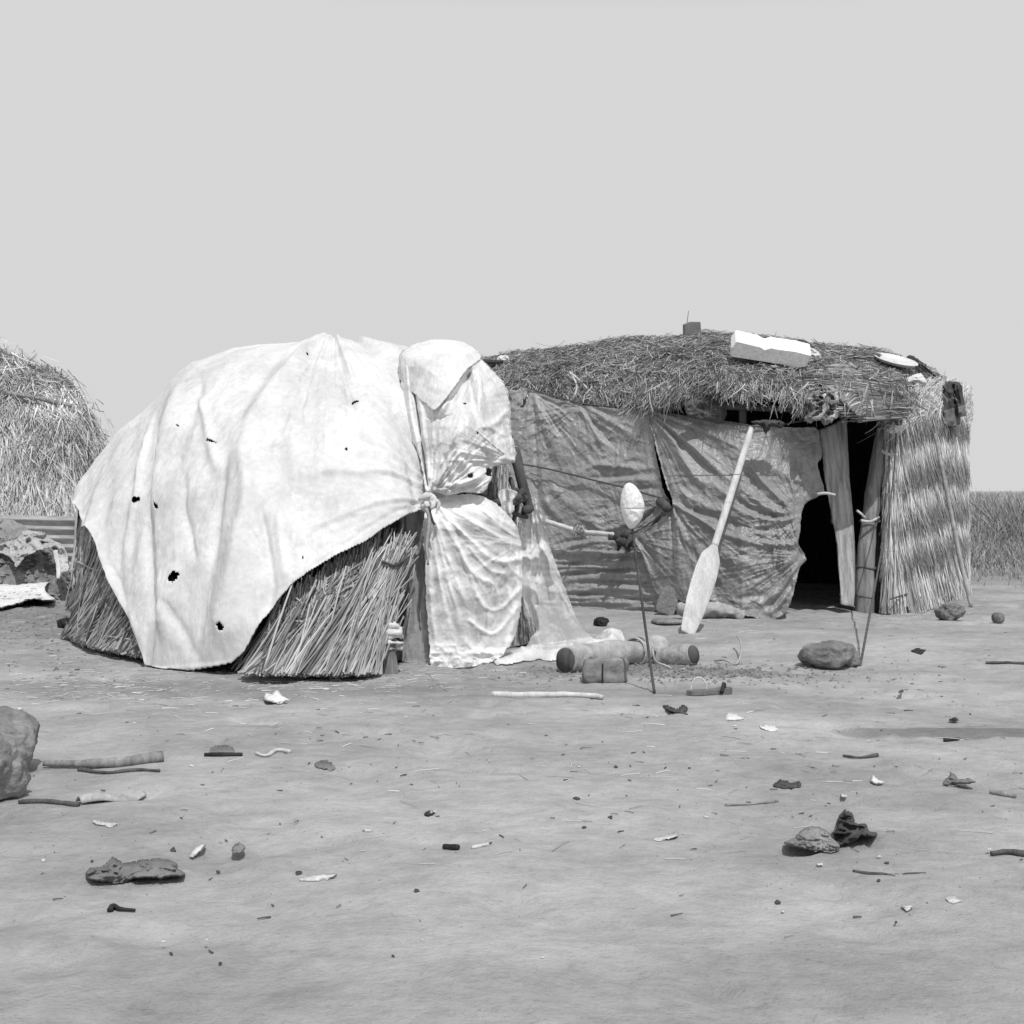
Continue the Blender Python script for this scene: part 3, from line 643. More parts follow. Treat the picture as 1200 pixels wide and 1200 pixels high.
Yh = base - infl - ridges(px, py, hf) * 1.0 - wr(px, py, (503, 586), 6, .030, 150, 11) - wr(px, py, (562, 420), 8, .024, 90, 12) - wr(px, py, (600, 540), 8, .03, 60, 13) - fbm(pn / 34, 2, 11) * .02 * lowc
cxq = px[q].mean(1); cyq = py[q].mean(1); kill = np.zeros(len(q), bool)
for (hx, hy, rx, ry) in ((551, 557, 3, 3.2), (486, 447, 3.0, 2.2), (497, 433, 3.2, 1.6), (545, 473, 1.8, 1.3), (560, 508, 1.6, 1.8), (573, 553, 3.5, 6)):
    kill |= ((cxq - hx) / rx) ** 2 + ((cyq - hy) / ry) ** 2 < 1 + .5 * noise(np.stack([cxq, cyq], -1) * .7, 3)
hpx, hpy, hYy = px.copy(), py.copy(), Yh.copy()
def hoodY(a, b): return float(hYy[np.argmin((hpx - a) ** 2 + (hpy - b) ** 2)])
hood = mesh('sack_cloth', W(px, py, Yh), q[~kill], None, M_sack, None, True, None, .004)
tag(hood, 'patched white sack cloth bulging over the hut entrance beside the big tarpaulin', 'cloth')
FLAP = [(469, 420), (480, 406), (503, 398.5), (530, 398.5), (548, 403), (564, 419), (547, 433), (535, 450), (521, 468), (510, 480), (500, 474), (486, 462), (474, 450)]
px, py, q, d = mask_grid(FLAP, 1.2, .5, 23); pn = np.stack([px, py], -1)
dd_, *_r = dist_seg(px, py, A_([(564, 419), (547, 433), (535, 450), (521, 468), (510, 480)], float), False)
b3 = 9.72 + (580 - py) / 180 * .75 + .25 * ((px - 520) / 80) ** 2; dh = np.minimum(dist_seg(px, py, round_poly(HOOD))[0], 62) * inside(px, py, round_poly(HOOD))
mesh('top_flap', W(px, py, b3 - .36 * np.sin(np.clip(dh / 62, 0, 1) * 1.57) ** .8 - .035 - .085 * np.exp(-dd_ / 14) * np.clip(dh / 20, 0, 1) - fbm(pn / 22, 3, 11) * .02 - ridged(pn / 20, 2, 19) * .008), q, None, M_sack, hood, True, None, .004)
# its folded-over rear half, so the hood is closed behind
px2, py2, q2, d2 = mask_grid(HOOD, 4.0, .8, 3); b2 = 9.72 + (580 - py2) / 180 * .75 + .25 * ((px2 - 520) / 80) ** 2
mesh('rear_fold', W(px2, py2, b2 + .75 * np.sqrt(1 - (1 - np.clip(d2 / 42, 0, 1)) ** 2)), q2, None, M_sack, hood, True, None, .004)
# a darker strip of the cloth lining seen below
# knot
kn = thing('cloth_knot', 'fist-sized knotted rag tying tarpaulin, sack cloth and net together', 'knot', W(504, 592, 9.55))
mb = MB()
for kk in range(9):
    a = rng.uniform(0, 6.28); c = W(503 + 4 * math.cos(a), 588 + 5 * math.sin(a), 9.56 + rng.uniform(-.04, .02)); dd = rng.normal(0, .028, 3)
    p = smooth_path([c - dd, c + rng.normal(0, .012, 3), c + dd], 8); mb.add(*tube_geo(p, .026 * np.sin(np.linspace(.5, 2.6, 8)), 8, rough=.015, seed=kk, rs=30))
mb.build('knot', M_rag_light, kn)
for pts, mt in (([(502, 592), (505, 604), (509, 615)], M_rag_dark), ([(508, 585), (514, 590), (511, 602)], M_rag_light), ([(500, 595), (503, 610), (500, 640), (502, 662)], M_rope)):
    tube('loose_end', [W(a, b, 9.52) for a, b in pts], [.016, .006], mt, kn, 6, 16, rough=.006, rs=30)
tag(tube('rope', [W(a, b, hoodY(a, b) - .02) for a, b in ((483, 450), (487, 470), (492, 500), (496, 530), (500, 560), (504, 580))], .0045, M_wire, None, 6, 40), 'thin dark cord running down the left edge of the sack cloth', 'cord')

# ------------------------------------------------------------------ nets over the entrance
def fan(px, py, A, ang0, ang1, n, amp, r0, seed=0, R=200):
    dx, dy = px - A[0], py - A[1]; r = np.hypot(dx, dy); an = np.degrees(np.arctan2(dy, dx)); t = (an - ang0) / (ang1 - ang0)
    env = np.clip(t * 6, 0, 1) * np.clip((1 - t) * 6, 0, 1) * np.clip(r / r0, 0, 1) * np.exp(-(r / R) ** 2)
    ph = t * n + .5 * noise(np.stack([t * n * .7, r / 60], -1), seed)
    return amp * env * (np.abs(np.sin(math.pi * ph)) ** .7 * 2 - 1)
NET = [(500, 594), (515, 583), (545, 579), (570, 583), (590, 598), (606, 618), (611, 640), (612, 668), (611, 705), (606, 735), (600, 752), (588, 768), (570, 778), (545, 782), (520, 783), (505, 779), (503, 750), (500, 710), (498, 660), (496, 620)]
px, py, q, d = mask_grid(NET, 1.1, 1.0, 5)
s = np.clip((px - 500) / 112, 0, 1); chord = 590 + s * 45; sag = 4 * s * (1 - s)
lev = (py - chord) / (10 + sag * 130)
Yn = 9.66 + .02 * (px - 500) / 10 + np.clip((620 - py) / 40, 0, 1) * .12
swag = np.clip(sag * 1.4, 0, 1) * np.clip(lev * 6, 0, 1) * np.clip((1.35 - lev) * 3, 0, 1)
pn = np.stack([px, py], -1)
f1 = .045 * swag * (np.abs(np.sin(math.pi * (lev * 6.0 + .6 * noise(pn / 40, 4) + .5 * s))) ** .6 * 2 - 1)
leftw = np.clip((590 - px) / 60, 0, 1)
f2 = fan(px, py, (502, 590), 30, 96, 13, .030, 60, 3)
f3 = .05 * np.sin(np.clip((px - 496) / 116, 0, 1) * math.pi)
nr = [([(515, 593), (549, 631), (581, 657), (610, 655)], 3, 4, .05, 'n'), ([(515, 601), (549, 665), (570, 681), (587, 685)], 3, 4, .045, 'b'), ([(520, 592), (556, 612), (590, 632), (610, 640)], 3, 4, .04, 'n'),
      ([(560, 700), (571, 713), (587, 713), (610, 690)], 3, 3, .04, 'n'), ([(550, 727), (570, 741), (584, 740), (608, 710)], 3, 3, .04, 'n'), ([(517, 596), (533, 628), (557, 689), (571, 727)], 2, 3.5, .04, 's'),
      ([(507, 601), (528, 689), (549, 748), (571, 769)], 2, 4, .04, 's'), ([(503, 600), (505, 700), (512, 760)], 1.8, 4, .035, 'n'), ([(505, 600), (515, 680), (532, 750), (540, 775)], 2, 4, .035, 's'), ([(509, 598), (522, 645), (545, 705), (556, 740)], 2, 3, .035, 's'),
      ([(596, 690), (602, 720), (596, 755), (585, 768)], 3, 4, .04, 'n'), ([(606, 650), (608, 690), (600, 740)], 2.5, 3, .035, 'n'), ([(520, 590), (560, 596), (600, 616)], 2, 3, .025, 'n'), ([(548, 640), (575, 668), (600, 672)], 2, 3, .025, 'b'), ([(540, 745), (560, 765), (590, 762)], 3, 4, .03, 'b'), ([(568, 600), (590, 618), (606, 630)], 2, 2, .02, 'n')]
fr = ridges(px, py, nr)
frn = wr(px, py, (503, 590), 5, 1.0, 260, 21, lo=20) * .5 + wr(px, py, (612, 636), 6, 1.0, 90, 22) * .4
gather = np.clip(.50 + frn * .40 + fr / .05 * .42 + np.clip((py - 748) / 20, 0, 1) * .35 + np.clip((612 - py) / 20, 0, 1) * .25 + fbm(pn / 20, 3, 14) * .16, .30, .97)
Yn = Yn - f3 - fr * .42 - frn * .020 - f1 * .06 - fbm(pn / 14, 3, 8) * .008 - np.clip((py - 745) / 30, 0, 1) * (ridged(pn / 10, 2, 9) * .025 + .03)
netA = mesh('mosquito_net', W(px, py, Yn), q, None, M_net, None, True, {'gather': gather})
tag(netA, 'sheer white mosquito net gathered in deep swags across the hut entrance', 'net')
FL = [(470, 606), (500, 596), (505, 640), (505, 700), (506, 765), (500, 778), (478, 776), (470, 770), (474, 720), (466, 690), (470, 640)]
px, py, q, d = mask_grid(FL, 1.5, .8, 6); pn = np.stack([px, py], -1)
tag(mesh('net_flap', W(px, py, 9.80 + .1 * fbm(pn / A_([8, 60]), 3, 2) * .4), q, None, M_net2, None, True), 'dull grey flap of netting left of the pale swags, beside the cloth-wrapped post', 'net')
NB = [(624, 582), (630, 590), (638, 618), (648, 650), (659, 680), (668, 704), (676, 725), (688, 742), (704, 752), (722, 754), (716, 760), (690, 762), (650, 764), (618, 762), (622, 748), (628, 738), (618, 715), (611, 690), (610, 655), (607, 640), (604, 622), (612, 612), (606, 604), (615, 595)]
px, py, q, d = mask_grid(NB, 1.1, .8, 7); pn = np.stack([px, py], -1)
tt = np.clip((py - 582) / 180, 0, 1); ss = np.clip((px - 610) / 80, 0, 1)
Yb = 10.55 + tt * (.15 + .75 * ss); Yb = np.where(py > 735, np.minimum(Yb, F * CH / (py - HZ) * .995), Yb)
ff = wr(px, py, (624, 578), 5, .04, 260, 31)
Yb = Yb - ff * np.clip((770 - py) / 50, .2, 1) - fbm(pn / 18, 3, 5) * .02 - ridges(px, py, [([(608, 650), (625, 655), (640, 640)], 4, 5, .04), ([(612, 690), (622, 720), (630, 745)], 4, 5, -.05), ([(640, 640), (650, 700), (672, 740)], 4, 8, .05)])
gb = np.clip(.90 + (ff / .04 - .5) * .3 - tt * .32 - np.clip((632 - px) / 30, 0, 1) * .22 + fbm(pn / A_([8, 40]), 3, 16) * .12, .4, .97)
netB = mesh('mosquito_net', W(px, py, Yb), q, None, M_net, None, True, {'gather': gb})
tag(netB, 'white net peaked over a pole and spreading right onto the ground', 'net')
TR = [(585, 772), (600, 765), (625, 758), (660, 756), (690, 750), (700, 744), (712, 737), (728, 740), (731, 752), (722, 762), (700, 766), (672, 769), (640, 773), (605, 780), (580, 782)]
px, py, q, d = mask_grid(TR, 1.2, .8, 8); pn = np.stack([px, py], -1)
pg = onground(px, py); pg[:, 2] += .012 + np.clip(d / 8, 0, 1) * (.025 + .03 * np.abs(ridged(pn / A_([22, 7]), 3, 4)))
tr_ = mesh('net_train', pg, q, None, M_net, netB, True, {'gather': np.clip(.6 + .25 * ridged(pn / A_([22, 7]), 3, 4), .35, .95)})

# white rags hanging in the entrance gap
for k_, (poly, Yr, lab) in enumerate((([(583, 578), (592, 573), (606, 577), (601, 588), (603, 598), (592, 606), (588, 616), (584, 607), (587, 592)], 10.05, 'torn white rag hanging in the entrance gap beside the rag knot'),)):
    px, py, q, d = mask_grid(poly, .9, .6, 9 + k_); pn = np.stack([px, py], -1)
    tag(mesh('rag', W(px, py, Yr - .03 * np.sin(px * .55) - .02 * fbm(pn / A_([4, 12]), 2, 3)), q, None, M_rag_pale, None, True, None, .003), lab, 'rag')

# ------------------------------------------------------------------ RIGHT HUT
wall_x = [556, 590, 620, 674, 720, 765, 800, 870, 930, 965, 1045]; wall_y = [15.3, 15.0, 14.85, 14.55, 14.25, 13.90, 13.60, 13.25, 13.30, 13.5, 13.8]
def wy(px): return np.interp(px, wall_x, wall_y)
def wyl(px, py): return wy(px) + np.clip((620 - py) * .0012, -.12, .2)     # the wall leans back a little
hutR = thing('thatched_hut', 'larger hut with straw roof, straw side wall and open dark doorway', 'hut', (2.6, 15.4, 0))
RP = [((540, 462, 15.9), (540, 430, 16.7)), ((590, 458, 15.6), (590, 424, 16.7)), ((618, 454, 15.35), (620, 420, 16.6)), ((650, 462, 15.1), (645, 418, 16.5)), ((700, 474, 14.68), (690, 410, 16.4)), ((757, 474, 14.05), (750, 402, 16.3)),
      ((800, 456, 13.65), (800, 398, 16.2)), ((850, 452, 13.3), (850, 397, 16.1)), ((900, 454, 13.2), (895, 402, 16.0)), ((945, 464, 13.1), (940, 410, 15.9)), ((985, 482, 13.0), (985, 416, 15.9)),
      ((1025, 485, 13.1), (1020, 419, 16.0)), ((1056, 480, 13.4), (1050, 423, 16.1)), ((1074, 466, 14.2), (1071, 431, 16.2)), ((1092, 461, 15.0), (1089, 441, 16.3)), ((1108, 462, 15.8), (1105, 454, 16.4)), ((1118, 472, 16.4), (1115, 468, 16.7))]
roof = Shell(RP, 240, 90, 165)
if roof.N[120, 10, 2] < 0 and roof.N[120, 40, 2] < 0: roof.N = -roof.N
rp = roof.P + roof.N * (fbm(roof.P * 2.2, 3, 5) * .05 + fbm(roof.P * 7, 2, 8) * .03)[..., None]
roof.P = rp
th_o = mesh('roof', rp, grid_quads(roof.nu, roof.nv), None, M_thcore, hutR)
dmR = DMap(rp[:, :52])
# underside of the roof
e0 = rp[:, 0]; e1 = rp[:, -1]; tt = np.linspace(0, 1, 8)[None, :, None]
und = e0[:, None] * (1 - tt) + e1[:, None] * tt; und[..., 2] += (.05 + .25 * np.sin(tt[..., 0] * math.pi)) * np.interp(np.linspace(0, 1, roof.nu), [0, .1, .8, 1], [0, 1, 1, -.8])[:, None]
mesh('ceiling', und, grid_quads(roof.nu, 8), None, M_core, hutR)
# loose straw on the roof
def roof_straw(N, umin, umax, vmin, vmax, lmin, lmax, r, lift, along=0.0, dens=None):
    u = rng.uniform(umin, umax, N); v = vmin + (vmax - vmin) * rng.random(N) ** .8
    if dens is not None: k = dens(u, v); u, v = u[k], v[k]; N = len(u)
    P, Nn, Uu, T = roof.samp(u, v); a = rng.normal(0, 1.0, N) * (1 - along) + math.pi * (rng.random(N) < .5)
    a = np.where(rng.random(N) < .8, rng.uniform(0, 6.28, N), a)
    D = Uu * np.cos(a)[:, None] - T * np.sin(a)[:, None] + Nn * rng.normal(.04, .20, N)[:, None]; D /= np.linalg.norm(D, axis=1)[:, None]
    L = rng.uniform(lmin, lmax, N); P = P + Nn * rng.uniform(.0, lift, N)[:, None] - D * L[:, None] * .5
    b = rng.normal(0, .12, (N, 3)) * L[:, None]; b[:, 2] -= .10 * L
    return curve_strands(P, D, L, b, 4), rng.uniform(.5, 1.2, N) * r
a = roof_straw(62000, 0, 1, 0, .62, .04, .17, .0038, .07); b = roof_straw(5000, 0, 1, .0, .58, .15, .36, .0034, .08)
cmp_ = [a, b]
# fringe hanging from the eave
def fringe(N, u0, u1, lmin, lmax, vmax=.10, out=.35):
    u = rng.uniform(u0, u1, N); cl = .35 + .65 * (noise(np.stack([u * 34, u * 0], -1), 6) * .5 + .5)
    v = rng.random(N) * vmax; P, Nn, Uu, T = roof.samp(u, v)
    D = np.stack([rng.normal(0, .38, N), -np.abs(rng.normal(.12, out, N)), -np.ones(N) * rng.uniform(.5, 1.1, N)], -1); D /= np.linalg.norm(D, axis=1)[:, None]
    L = rng.uniform(lmin, lmax, N) * cl; P = P + V(0, -.02, .03) + rng.normal(0, .02, (N, 3))
    b = np.stack([rng.normal(0, .05, N), rng.normal(0, .04, N), -np.abs(rng.normal(0, .05, N))], -1)
    return curve_strands(P, D, L, b, 4), rng.uniform(.6, 1.3, N) * .0042
cmp_ += [fringe(3600, .10, .56, .05, .16, out=.12), fringe(2600, .36, .60, .06, .17, .06, .12), fringe(900, .02, .2, .04, .12, out=.1), fringe(2600, .84, 1, .08, .22, .30, .2)]
strand_obj('thatch', np.concatenate([c[0] for c in cmp_]), np.concatenate([c[1] for c in cmp_]), M_thatch, hutR, 2, .4)
# paler hanging tufts under the eave
tf_ = []
for (cx_, cy_, n_, l_) in ((676, 470, 90, .22), (690, 470, 60, .16), (770, 472, 90, .2), (790, 466, 120, .26), (812, 462, 60, .22), (870, 458, 150, .20), (884, 460, 90, .22), (905, 458, 70, .2), (925, 464, 130, .30), (940, 466, 130, .30), (955, 472, 80, .28)):
    Yt = float(dmR(cx_, cy_ - 8)) - .04; c = W(cx_, cy_ - 8, Yt); P0 = c + rng.normal(0, 1, (n_, 3)) * V(.06, .03, .03)
    D = np.stack([rng.normal(0, .45, n_), -np.abs(rng.normal(.1, .3, n_)), -np.ones(n_)], -1); D /= np.linalg.norm(D, axis=1)[:, None]; L = rng.uniform(.4, 1.1, n_) * l_ * .8
    tf_.append(curve_strands(P0, D, L, rng.normal(0, .04, (n_, 3)), 4))
strand_obj('eave_tufts', np.concatenate(tf_), .0045, straw_mat('pale_tufts', .25, .6, .9), hutR, 2, .5)

# walls: rear and left, dark reed
def wallstrip(name, pts, z0, z1, mat, par, n=60):
    p = smooth_path(A_(pts, float), n); lo = np.concatenate([p, np.full((n, 1), z0)], 1); hi = np.concatenate([p, np.interp(np.linspace(0, 1, n), np.linspace(0, 1, len(np.atleast_1d(z1))), np.atleast_1d(z1))[:, None]], 1)
    tt = np.linspace(0, 1, 20)[None, :, None]; v = lo[:, None] * (1 - tt) + hi[:, None] * tt
    v[..., 1] += fbm(v * 4, 2, 3) * .02
    return mesh(name, v, grid_quads(n, 20), None, mat, par, True, None, .05)
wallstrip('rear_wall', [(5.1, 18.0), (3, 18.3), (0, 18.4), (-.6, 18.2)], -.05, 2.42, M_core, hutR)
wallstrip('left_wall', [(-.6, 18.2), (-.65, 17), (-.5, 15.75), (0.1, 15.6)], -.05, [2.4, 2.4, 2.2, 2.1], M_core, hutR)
# straw side wall
SWb = A_([(1036, 714, 13.75), (1046, 721, 13.6), (1062, 719, 13.75), (1082, 713, 14.3), (1102, 706, 14.95), (1120, 700, 15.6), (1134, 696, 16.25)])
bt = W(SWb[:, 0], SWb[:, 1], SWb[:, 2]); bt = np.concatenate([bt, [[5.3, 17.0, 0], [5.15, 18.0, 0]]])
tp = A_([W(1042, 500, 13.8), W(1046, 474, 13.75), W(1062, 458, 13.9), W(1082, 452, 14.4), W(1100, 452, 15.05), W(1116, 456, 15.65), W(1127, 466, 16.2), [5.15, 17.0, 2.15], [5.0, 18.0, 2.15]])
nb = smooth_path(np.concatenate([bt, tp], 1), 150); bt, tp = nb[:, :3], nb[:, 3:]; tt = np.linspace(0, 1, 40)[None, :, None]
sw = bt[:, None] * (1 - tt) + tp[:, None] * tt
sw[..., 0] -= .05 * np.sin(tt[..., 0] * 3.1)
swo = mesh('side_wall', sw, grid_quads(150, 40), None, plain('wall_backing', .3, .5, 20, .95, .05, 60, .02, 1, stretch=(2, 2, .4)), hutR, True, None, .05)
SWn = np.cross(np.gradient(sw, axis=0), np.gradient(sw, axis=1)); SWn /= np.linalg.norm(SWn, axis=2)[..., None]
if SWn[40, 20, 1] > 0: SWn = -SWn
def swsamp(u, z):
    i = np.clip(u, 0, 1) * 149; i0 = np.minimum(i.astype(int), 148); f = (i - i0)[:, None]
    ttt = np.clip((z + .0) / 2.12, 0, 1); j = (ttt * 39).astype(int)
    b = bt[i0] * (1 - f) + bt[i0 + 1] * f; t_ = tp[i0] * (1 - f) + tp[i0 + 1] * f; p = b * (1 - ttt[:, None]) + t_ * ttt[:, None]
    nn = SWn[i0, j]; return p, nn
def layer(N, ztop, zbot, outb, wob, dz=.05, r=.0050, umax=1.0, jx=.05):
    u = rng.uniform(0, umax, N) ** 1.0; p, nn = swsamp(u, ztop + rng.normal(0, dz, N) + wob * noise(np.stack([u * 7, u * 0 + ztop], -1), 5))
    L = (ztop - zbot) * rng.uniform(.72, 1.12, N) + .05 * noise(np.stack([u * 40, u * 0 + zbot], -1), 8)
    D = np.stack([rng.normal(0, jx, N), rng.normal(0, .04, N), -np.ones(N)], -1) + nn * rng.uniform(.0, outb, N)[:, None] * .5; D[:, 0] += .03 - .10 * u; D /= np.linalg.norm(D, axis=1)[:, None]
    b = np.stack([rng.normal(0, .022, N), rng.normal(0, .01, N), np.zeros(N)], -1) + nn * rng.normal(.01, .02, N)[:, None]
    P = curve_strands(p + nn * rng.uniform(.01, .05, N)[:, None], D, L, b, 4); P[..., 2] = np.maximum(P[..., 2], .005)
    a_, _ = PX(P[:, -1]); k = (a_ < 1136 + rng.normal(0, 1.5, N)) & (a_ > 1032 + rng.normal(0, 2, N)); return P[k], (rng.uniform(.6, 1.3, N) * r)[k]
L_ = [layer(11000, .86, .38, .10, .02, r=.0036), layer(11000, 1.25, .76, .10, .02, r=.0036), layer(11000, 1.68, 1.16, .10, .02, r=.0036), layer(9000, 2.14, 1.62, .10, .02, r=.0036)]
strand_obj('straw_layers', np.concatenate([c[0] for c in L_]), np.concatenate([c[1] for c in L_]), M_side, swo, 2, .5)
L0 = [layer(7500, .60, .015, .08, .04, jx=.04, r=.0055), layer(900, 2.15, 1.95, .2, .05, jx=.5, r=.004)]
strand_obj('straw_foot', np.concatenate([c[0] for c in L0]), np.concatenate([c[1] for c in L0]), M_side0, swo, 2, .2)
# stray diagonal straws at the top of the side wall
n_ = 1500; u = rng.uniform(.03, .62, n_); p, nn = swsamp(u, rng.uniform(1.78, 2.12, n_) + .12 * rng.random(n_)); p = p + V(0, 0, .1) * rng.random((n_, 1)); D = np.stack([-np.abs(rng.normal(.6, .3, n_)), np.zeros(n_), -rng.uniform(.3, 1, n_)], -1); D /= np.linalg.norm(D, axis=1)[:, None]
strand_obj('stray_straw', curve_strands(p + nn * .12, D, rng.uniform(.1, .28, n_), rng.normal(0, .03, (n_, 3)), 4), .004, M_side0, swo, 2, .5)
wsx = smooth_path(A_([(1044, 702), (1060, 697), (1085, 690), (1100, 688)]), 30)
tube('tie_rope', W(wsx[:, 0], wsx[:, 1], np.interp(wsx[:, 0], [1044, 1062, 1082, 1102], [13.45, 13.6, 14.1, 14.7])), .008, M_wire, hutR, 6)
# door posts, plank, pegs, battens
b0 = V((1013 - 600) / F * 13.75, 13.75, 0)
dp = tube('door_post', [b0 - V(0, 0, .1), W(1013, 690, 13.72), W(1015, 650, 13.72), W(1020, 600, 13.75), W(1026, 560, 13.8), W(1036, 505, 13.85), W(1040, 480, 13.9)], [.088, .092, .086, .084, .08, .07, .06], M_wood, hutR, 16, 50, rough=.012, rs=5)
for yy, xx in ((610, 1019), (665, 1014), (699, 1012)):
    mb = MB(); a = np.linspace(0, 6.28, 24); c = W(xx, yy, 13.73); mb.add(*tube_geo(c + np.stack([np.cos(a) * .098, np.sin(a) * .098, .012 * np.sin(a * 2)], -1), .008, 6, caps=False, wdir=(0, 0, 1))); mb.build('wire_tie', M_wire, dp)
for pa in ([(1004, 598, 13.6), (1009, 602, 13.58), (1014, 607, 13.62)], [(1009, 610, 13.6), (1020, 611, 13.58), (1030, 606, 13.62)], [(958, 579, 13.1), (968, 578, 13.05), (979, 580, 13.0)], [(1033, 528, 13.55), (1040, 532, 13.5), (1051, 533, 13.5)]):
    tube('peg', [W(*p) for p in pa], [.014, .010], M_wood_pale, hutR, 8, 12, rough=.003)
tube('door_post', [W(1030, 718, 13.95) , W(1031, 620, 13.95), W(1033, 500, 14.0)], [.05, .04], M_wood_dark, hutR, 10)
PLK = A_([(961, 503), (978, 496), (992, 486), (996, 560), (1000, 610), (1002, 650), (1003, 690), (1001, 711), (987, 709), (984, 680), (981, 640), (974, 600), (966, 560)])
px, py, q, d = mask_grid(PLK, 1.5, .6, 11, rnd=False); Yk = 13.62 + (600 - py) * .0012 + (px - 980) * .004
v1 = W(px, py, Yk - .012 * np.clip(d / 2, 0, 1) - .006 * fbm(np.stack([px / 3, py / 40], -1), 3, 3)); mesh('door_plank', v1, q, None, M_plank, hutR, True, None, .045)
for xx, yt in ((870, 487), (810, 478), (760, 478)):
    Yw = wy(xx) + .12; tube('wall_post', [W(xx, HZ + F * CH / Yw, Yw) - V(0, 0, .1), W(xx + 2, 600, Yw), W(xx, yt - 25, Yw + .05)], [.05, .035], M_wood_dark, hutR, 8)
tube('lintel', [W(760, 470, 14.05), W(850, 476, 13.4), W(960, 480, 13.5), W(1050, 478, 13.95)], [.035, .03], M_wood_dark, hutR, 8)
tube('rafter', [W(960, 482, 13.3), W(1010, 484, 13.3), W(1056, 482, 13.5)], [.03, .03], M_wood_dark, hutR, 8)

# ------------------------------------------------------------------ dark tarpaulins on the front wall
TL = [(588, 462), (605, 457), (618, 455), (640, 464), (660, 470), (679, 475), (700, 477), (730, 479), (757, 481), (763, 500), (770, 540), (778, 575), (785, 588), (781, 610), (776, 640), (774, 680), (772, 702), (768, 717),
      (745, 719), (715, 718), (690, 715), (668, 711), (640, 706), (606, 696), (600, 600), (596, 530)]
px, py, q, d = mask_grid(TL, 1.05, .6, 12); pn = np.stack([px, py], -1)
tl = [([(624, 457), (628, 520), (630, 600)], 2, 4, -.05, 's'), ([(622, 457), (640, 500), (662, 540), (672, 552)], 3, 12, .09, 's'), ([(620, 460), (608, 490), (602, 520)], 2, 5, .05, 's'),
      ([(634, 500), (642, 530), (650, 552)], 4, 6, -.045, 'b'), ([(634, 552), (640, 590), (664, 616)], 5, 6, .05, 'b'), ([(626, 560), (634, 595), (650, 610)], 5, 7, -.05, 'b'),
      ([(622, 456), (650, 467), (679, 475)], 3, 3, .03, 'b'), ([(632, 462), (650, 474), (664, 474)], 2, 3, -.025, 'b'), ([(681, 475), (700, 500), (722, 520), (745, 528)], 2, 7, -.06, 's'), ([(683, 474), (712, 492), (740, 512), (750, 525)], 2, 6, .05, 's'),
      ([(679, 476), (696, 505), (715, 528), (742, 540)], 2.5, 6, .05, 's'), ([(681, 475), (715, 485), (752, 495)], 2, 5, -.035, 's'), ([(681, 474), (720, 479), (755, 484)], 2, 3, .025, 's'), ([(679, 477), (665, 477), (652, 482)], 1.5, 2, -.02, 's'),
      ([(668, 516), (685, 535), (700, 545), (740, 548)], 4, 5, .035, 'b'), ([(670, 520), (690, 545), (710, 552)], 3, 4, -.03, 'b'), ([(700, 530), (720, 540), (745, 536)], 3, 4, .03, 'b'), ([(676, 556), (700, 545), (740, 548), (768, 550)], 3, 4, .04, 'b'),
      ([(680, 560), (715, 560), (755, 556), (776, 553)], 3, 4, -.04, 'b'), ([(700, 565), (730, 562), (770, 562)], 3, 3.5, .045, 'b'), ([(730, 575), (755, 572), (776, 574)], 3, 3, -.035, 'b'),
      ([(632, 548), (636, 590), (650, 612), (668, 620)], 4, 6, -.04, 'b'), ([(655, 565), (672, 575), (690, 590)], 3, 4, -.03, 'b'), ([(640, 556), (655, 580), (690, 606), (704, 622)], 4, 8, .05, 'b'), ([(676, 606), (692, 612), (702, 622)], 3, 4, .05, 'b'),
      ([(690, 628), (720, 624), (745, 614), (765, 600), (782, 588)], 2.5, 3, -.05, 'n'), ([(700, 620), (730, 616), (765, 594)], 4, 4, .05, 'b'),
      ([(645, 655), (670, 640), (700, 635), (740, 640)], 3, 3, .045, 'b'), ([(645, 640), (670, 634), (700, 630)], 2.5, 2.5, -.04, 'b'), ([(655, 668), (700, 664), (750, 660), (772, 662)], 3, 3, .05, 'b'), ([(655, 662), (700, 657), (745, 652)], 2, 2, -.04, 'b'),
      ([(660, 678), (700, 676), (745, 674), (772, 676)], 3, 3, .05, 'b'), ([(660, 673), (700, 670), (750, 668)], 2, 2, -.05, 'b'), ([(664, 690), (700, 688), (735, 690), (770, 700)], 3, 3.5, .055, 'b'), ([(664, 684), (705, 682), (750, 684), (772, 688)], 2, 2.5, -.05, 'b'),
      ([(666, 702), (700, 704), (735, 708), (768, 712)], 3, 3, .05, 'b'), ([(668, 696), (705, 697), (745, 702), (770, 706)], 2, 2, -.045, 'b'), ([(668, 650), (690, 646), (720, 648), (740, 642)], 2.5, 2.5, .035, 'b'),
      ([(690, 655), (700, 650), (715, 660)], 3, 3, .02, 'b')]
hem = np.clip(d / 3, 0, 1)
Yd = -wr(px, py, (621, 456), 5, .018, 110, 1) - wr(px, py, (680, 475), 6, .018, 80, 2) - wr(px, py, (757, 481), 6, .022, 60, 3) - wr(px, py, (785, 585), 6, .014, 130, 4, lo=120) - wr(px, py, (640, 612), 7, .008, 60, 5) - wr(px, py, (735, 632), 7, .012, 70, 6) + wyl(px, py) - .02 - .05 * np.sin(np.clip((py - 460) / 250, 0, 1) * math.pi) - ridges(px, py, tl) * .55 - fbm(pn / 30, 3, 2) * .02 - ridged(pn / 16 + fbm(pn / 22, 2, 8)[:, None] * .7, 3, 18) * .008
low = np.clip((py - 628) / 20, 0, 1); Yd = Yd - low * .010 * np.sin(py * .75 + 2.5 * fbm(pn / A_([60, 14]), 2, 4))
zz = W(px, py, Yd)
cxq = px[q].mean(1); cyq = py[q].mean(1)
kill = (np.abs((cxq - 616) + (cyq - 467) * .42) < 2.0 + 1.2 * noise(np.stack([cxq, cyq], -1) / 3, 2)) & (np.abs(cyq - 468) < 10)
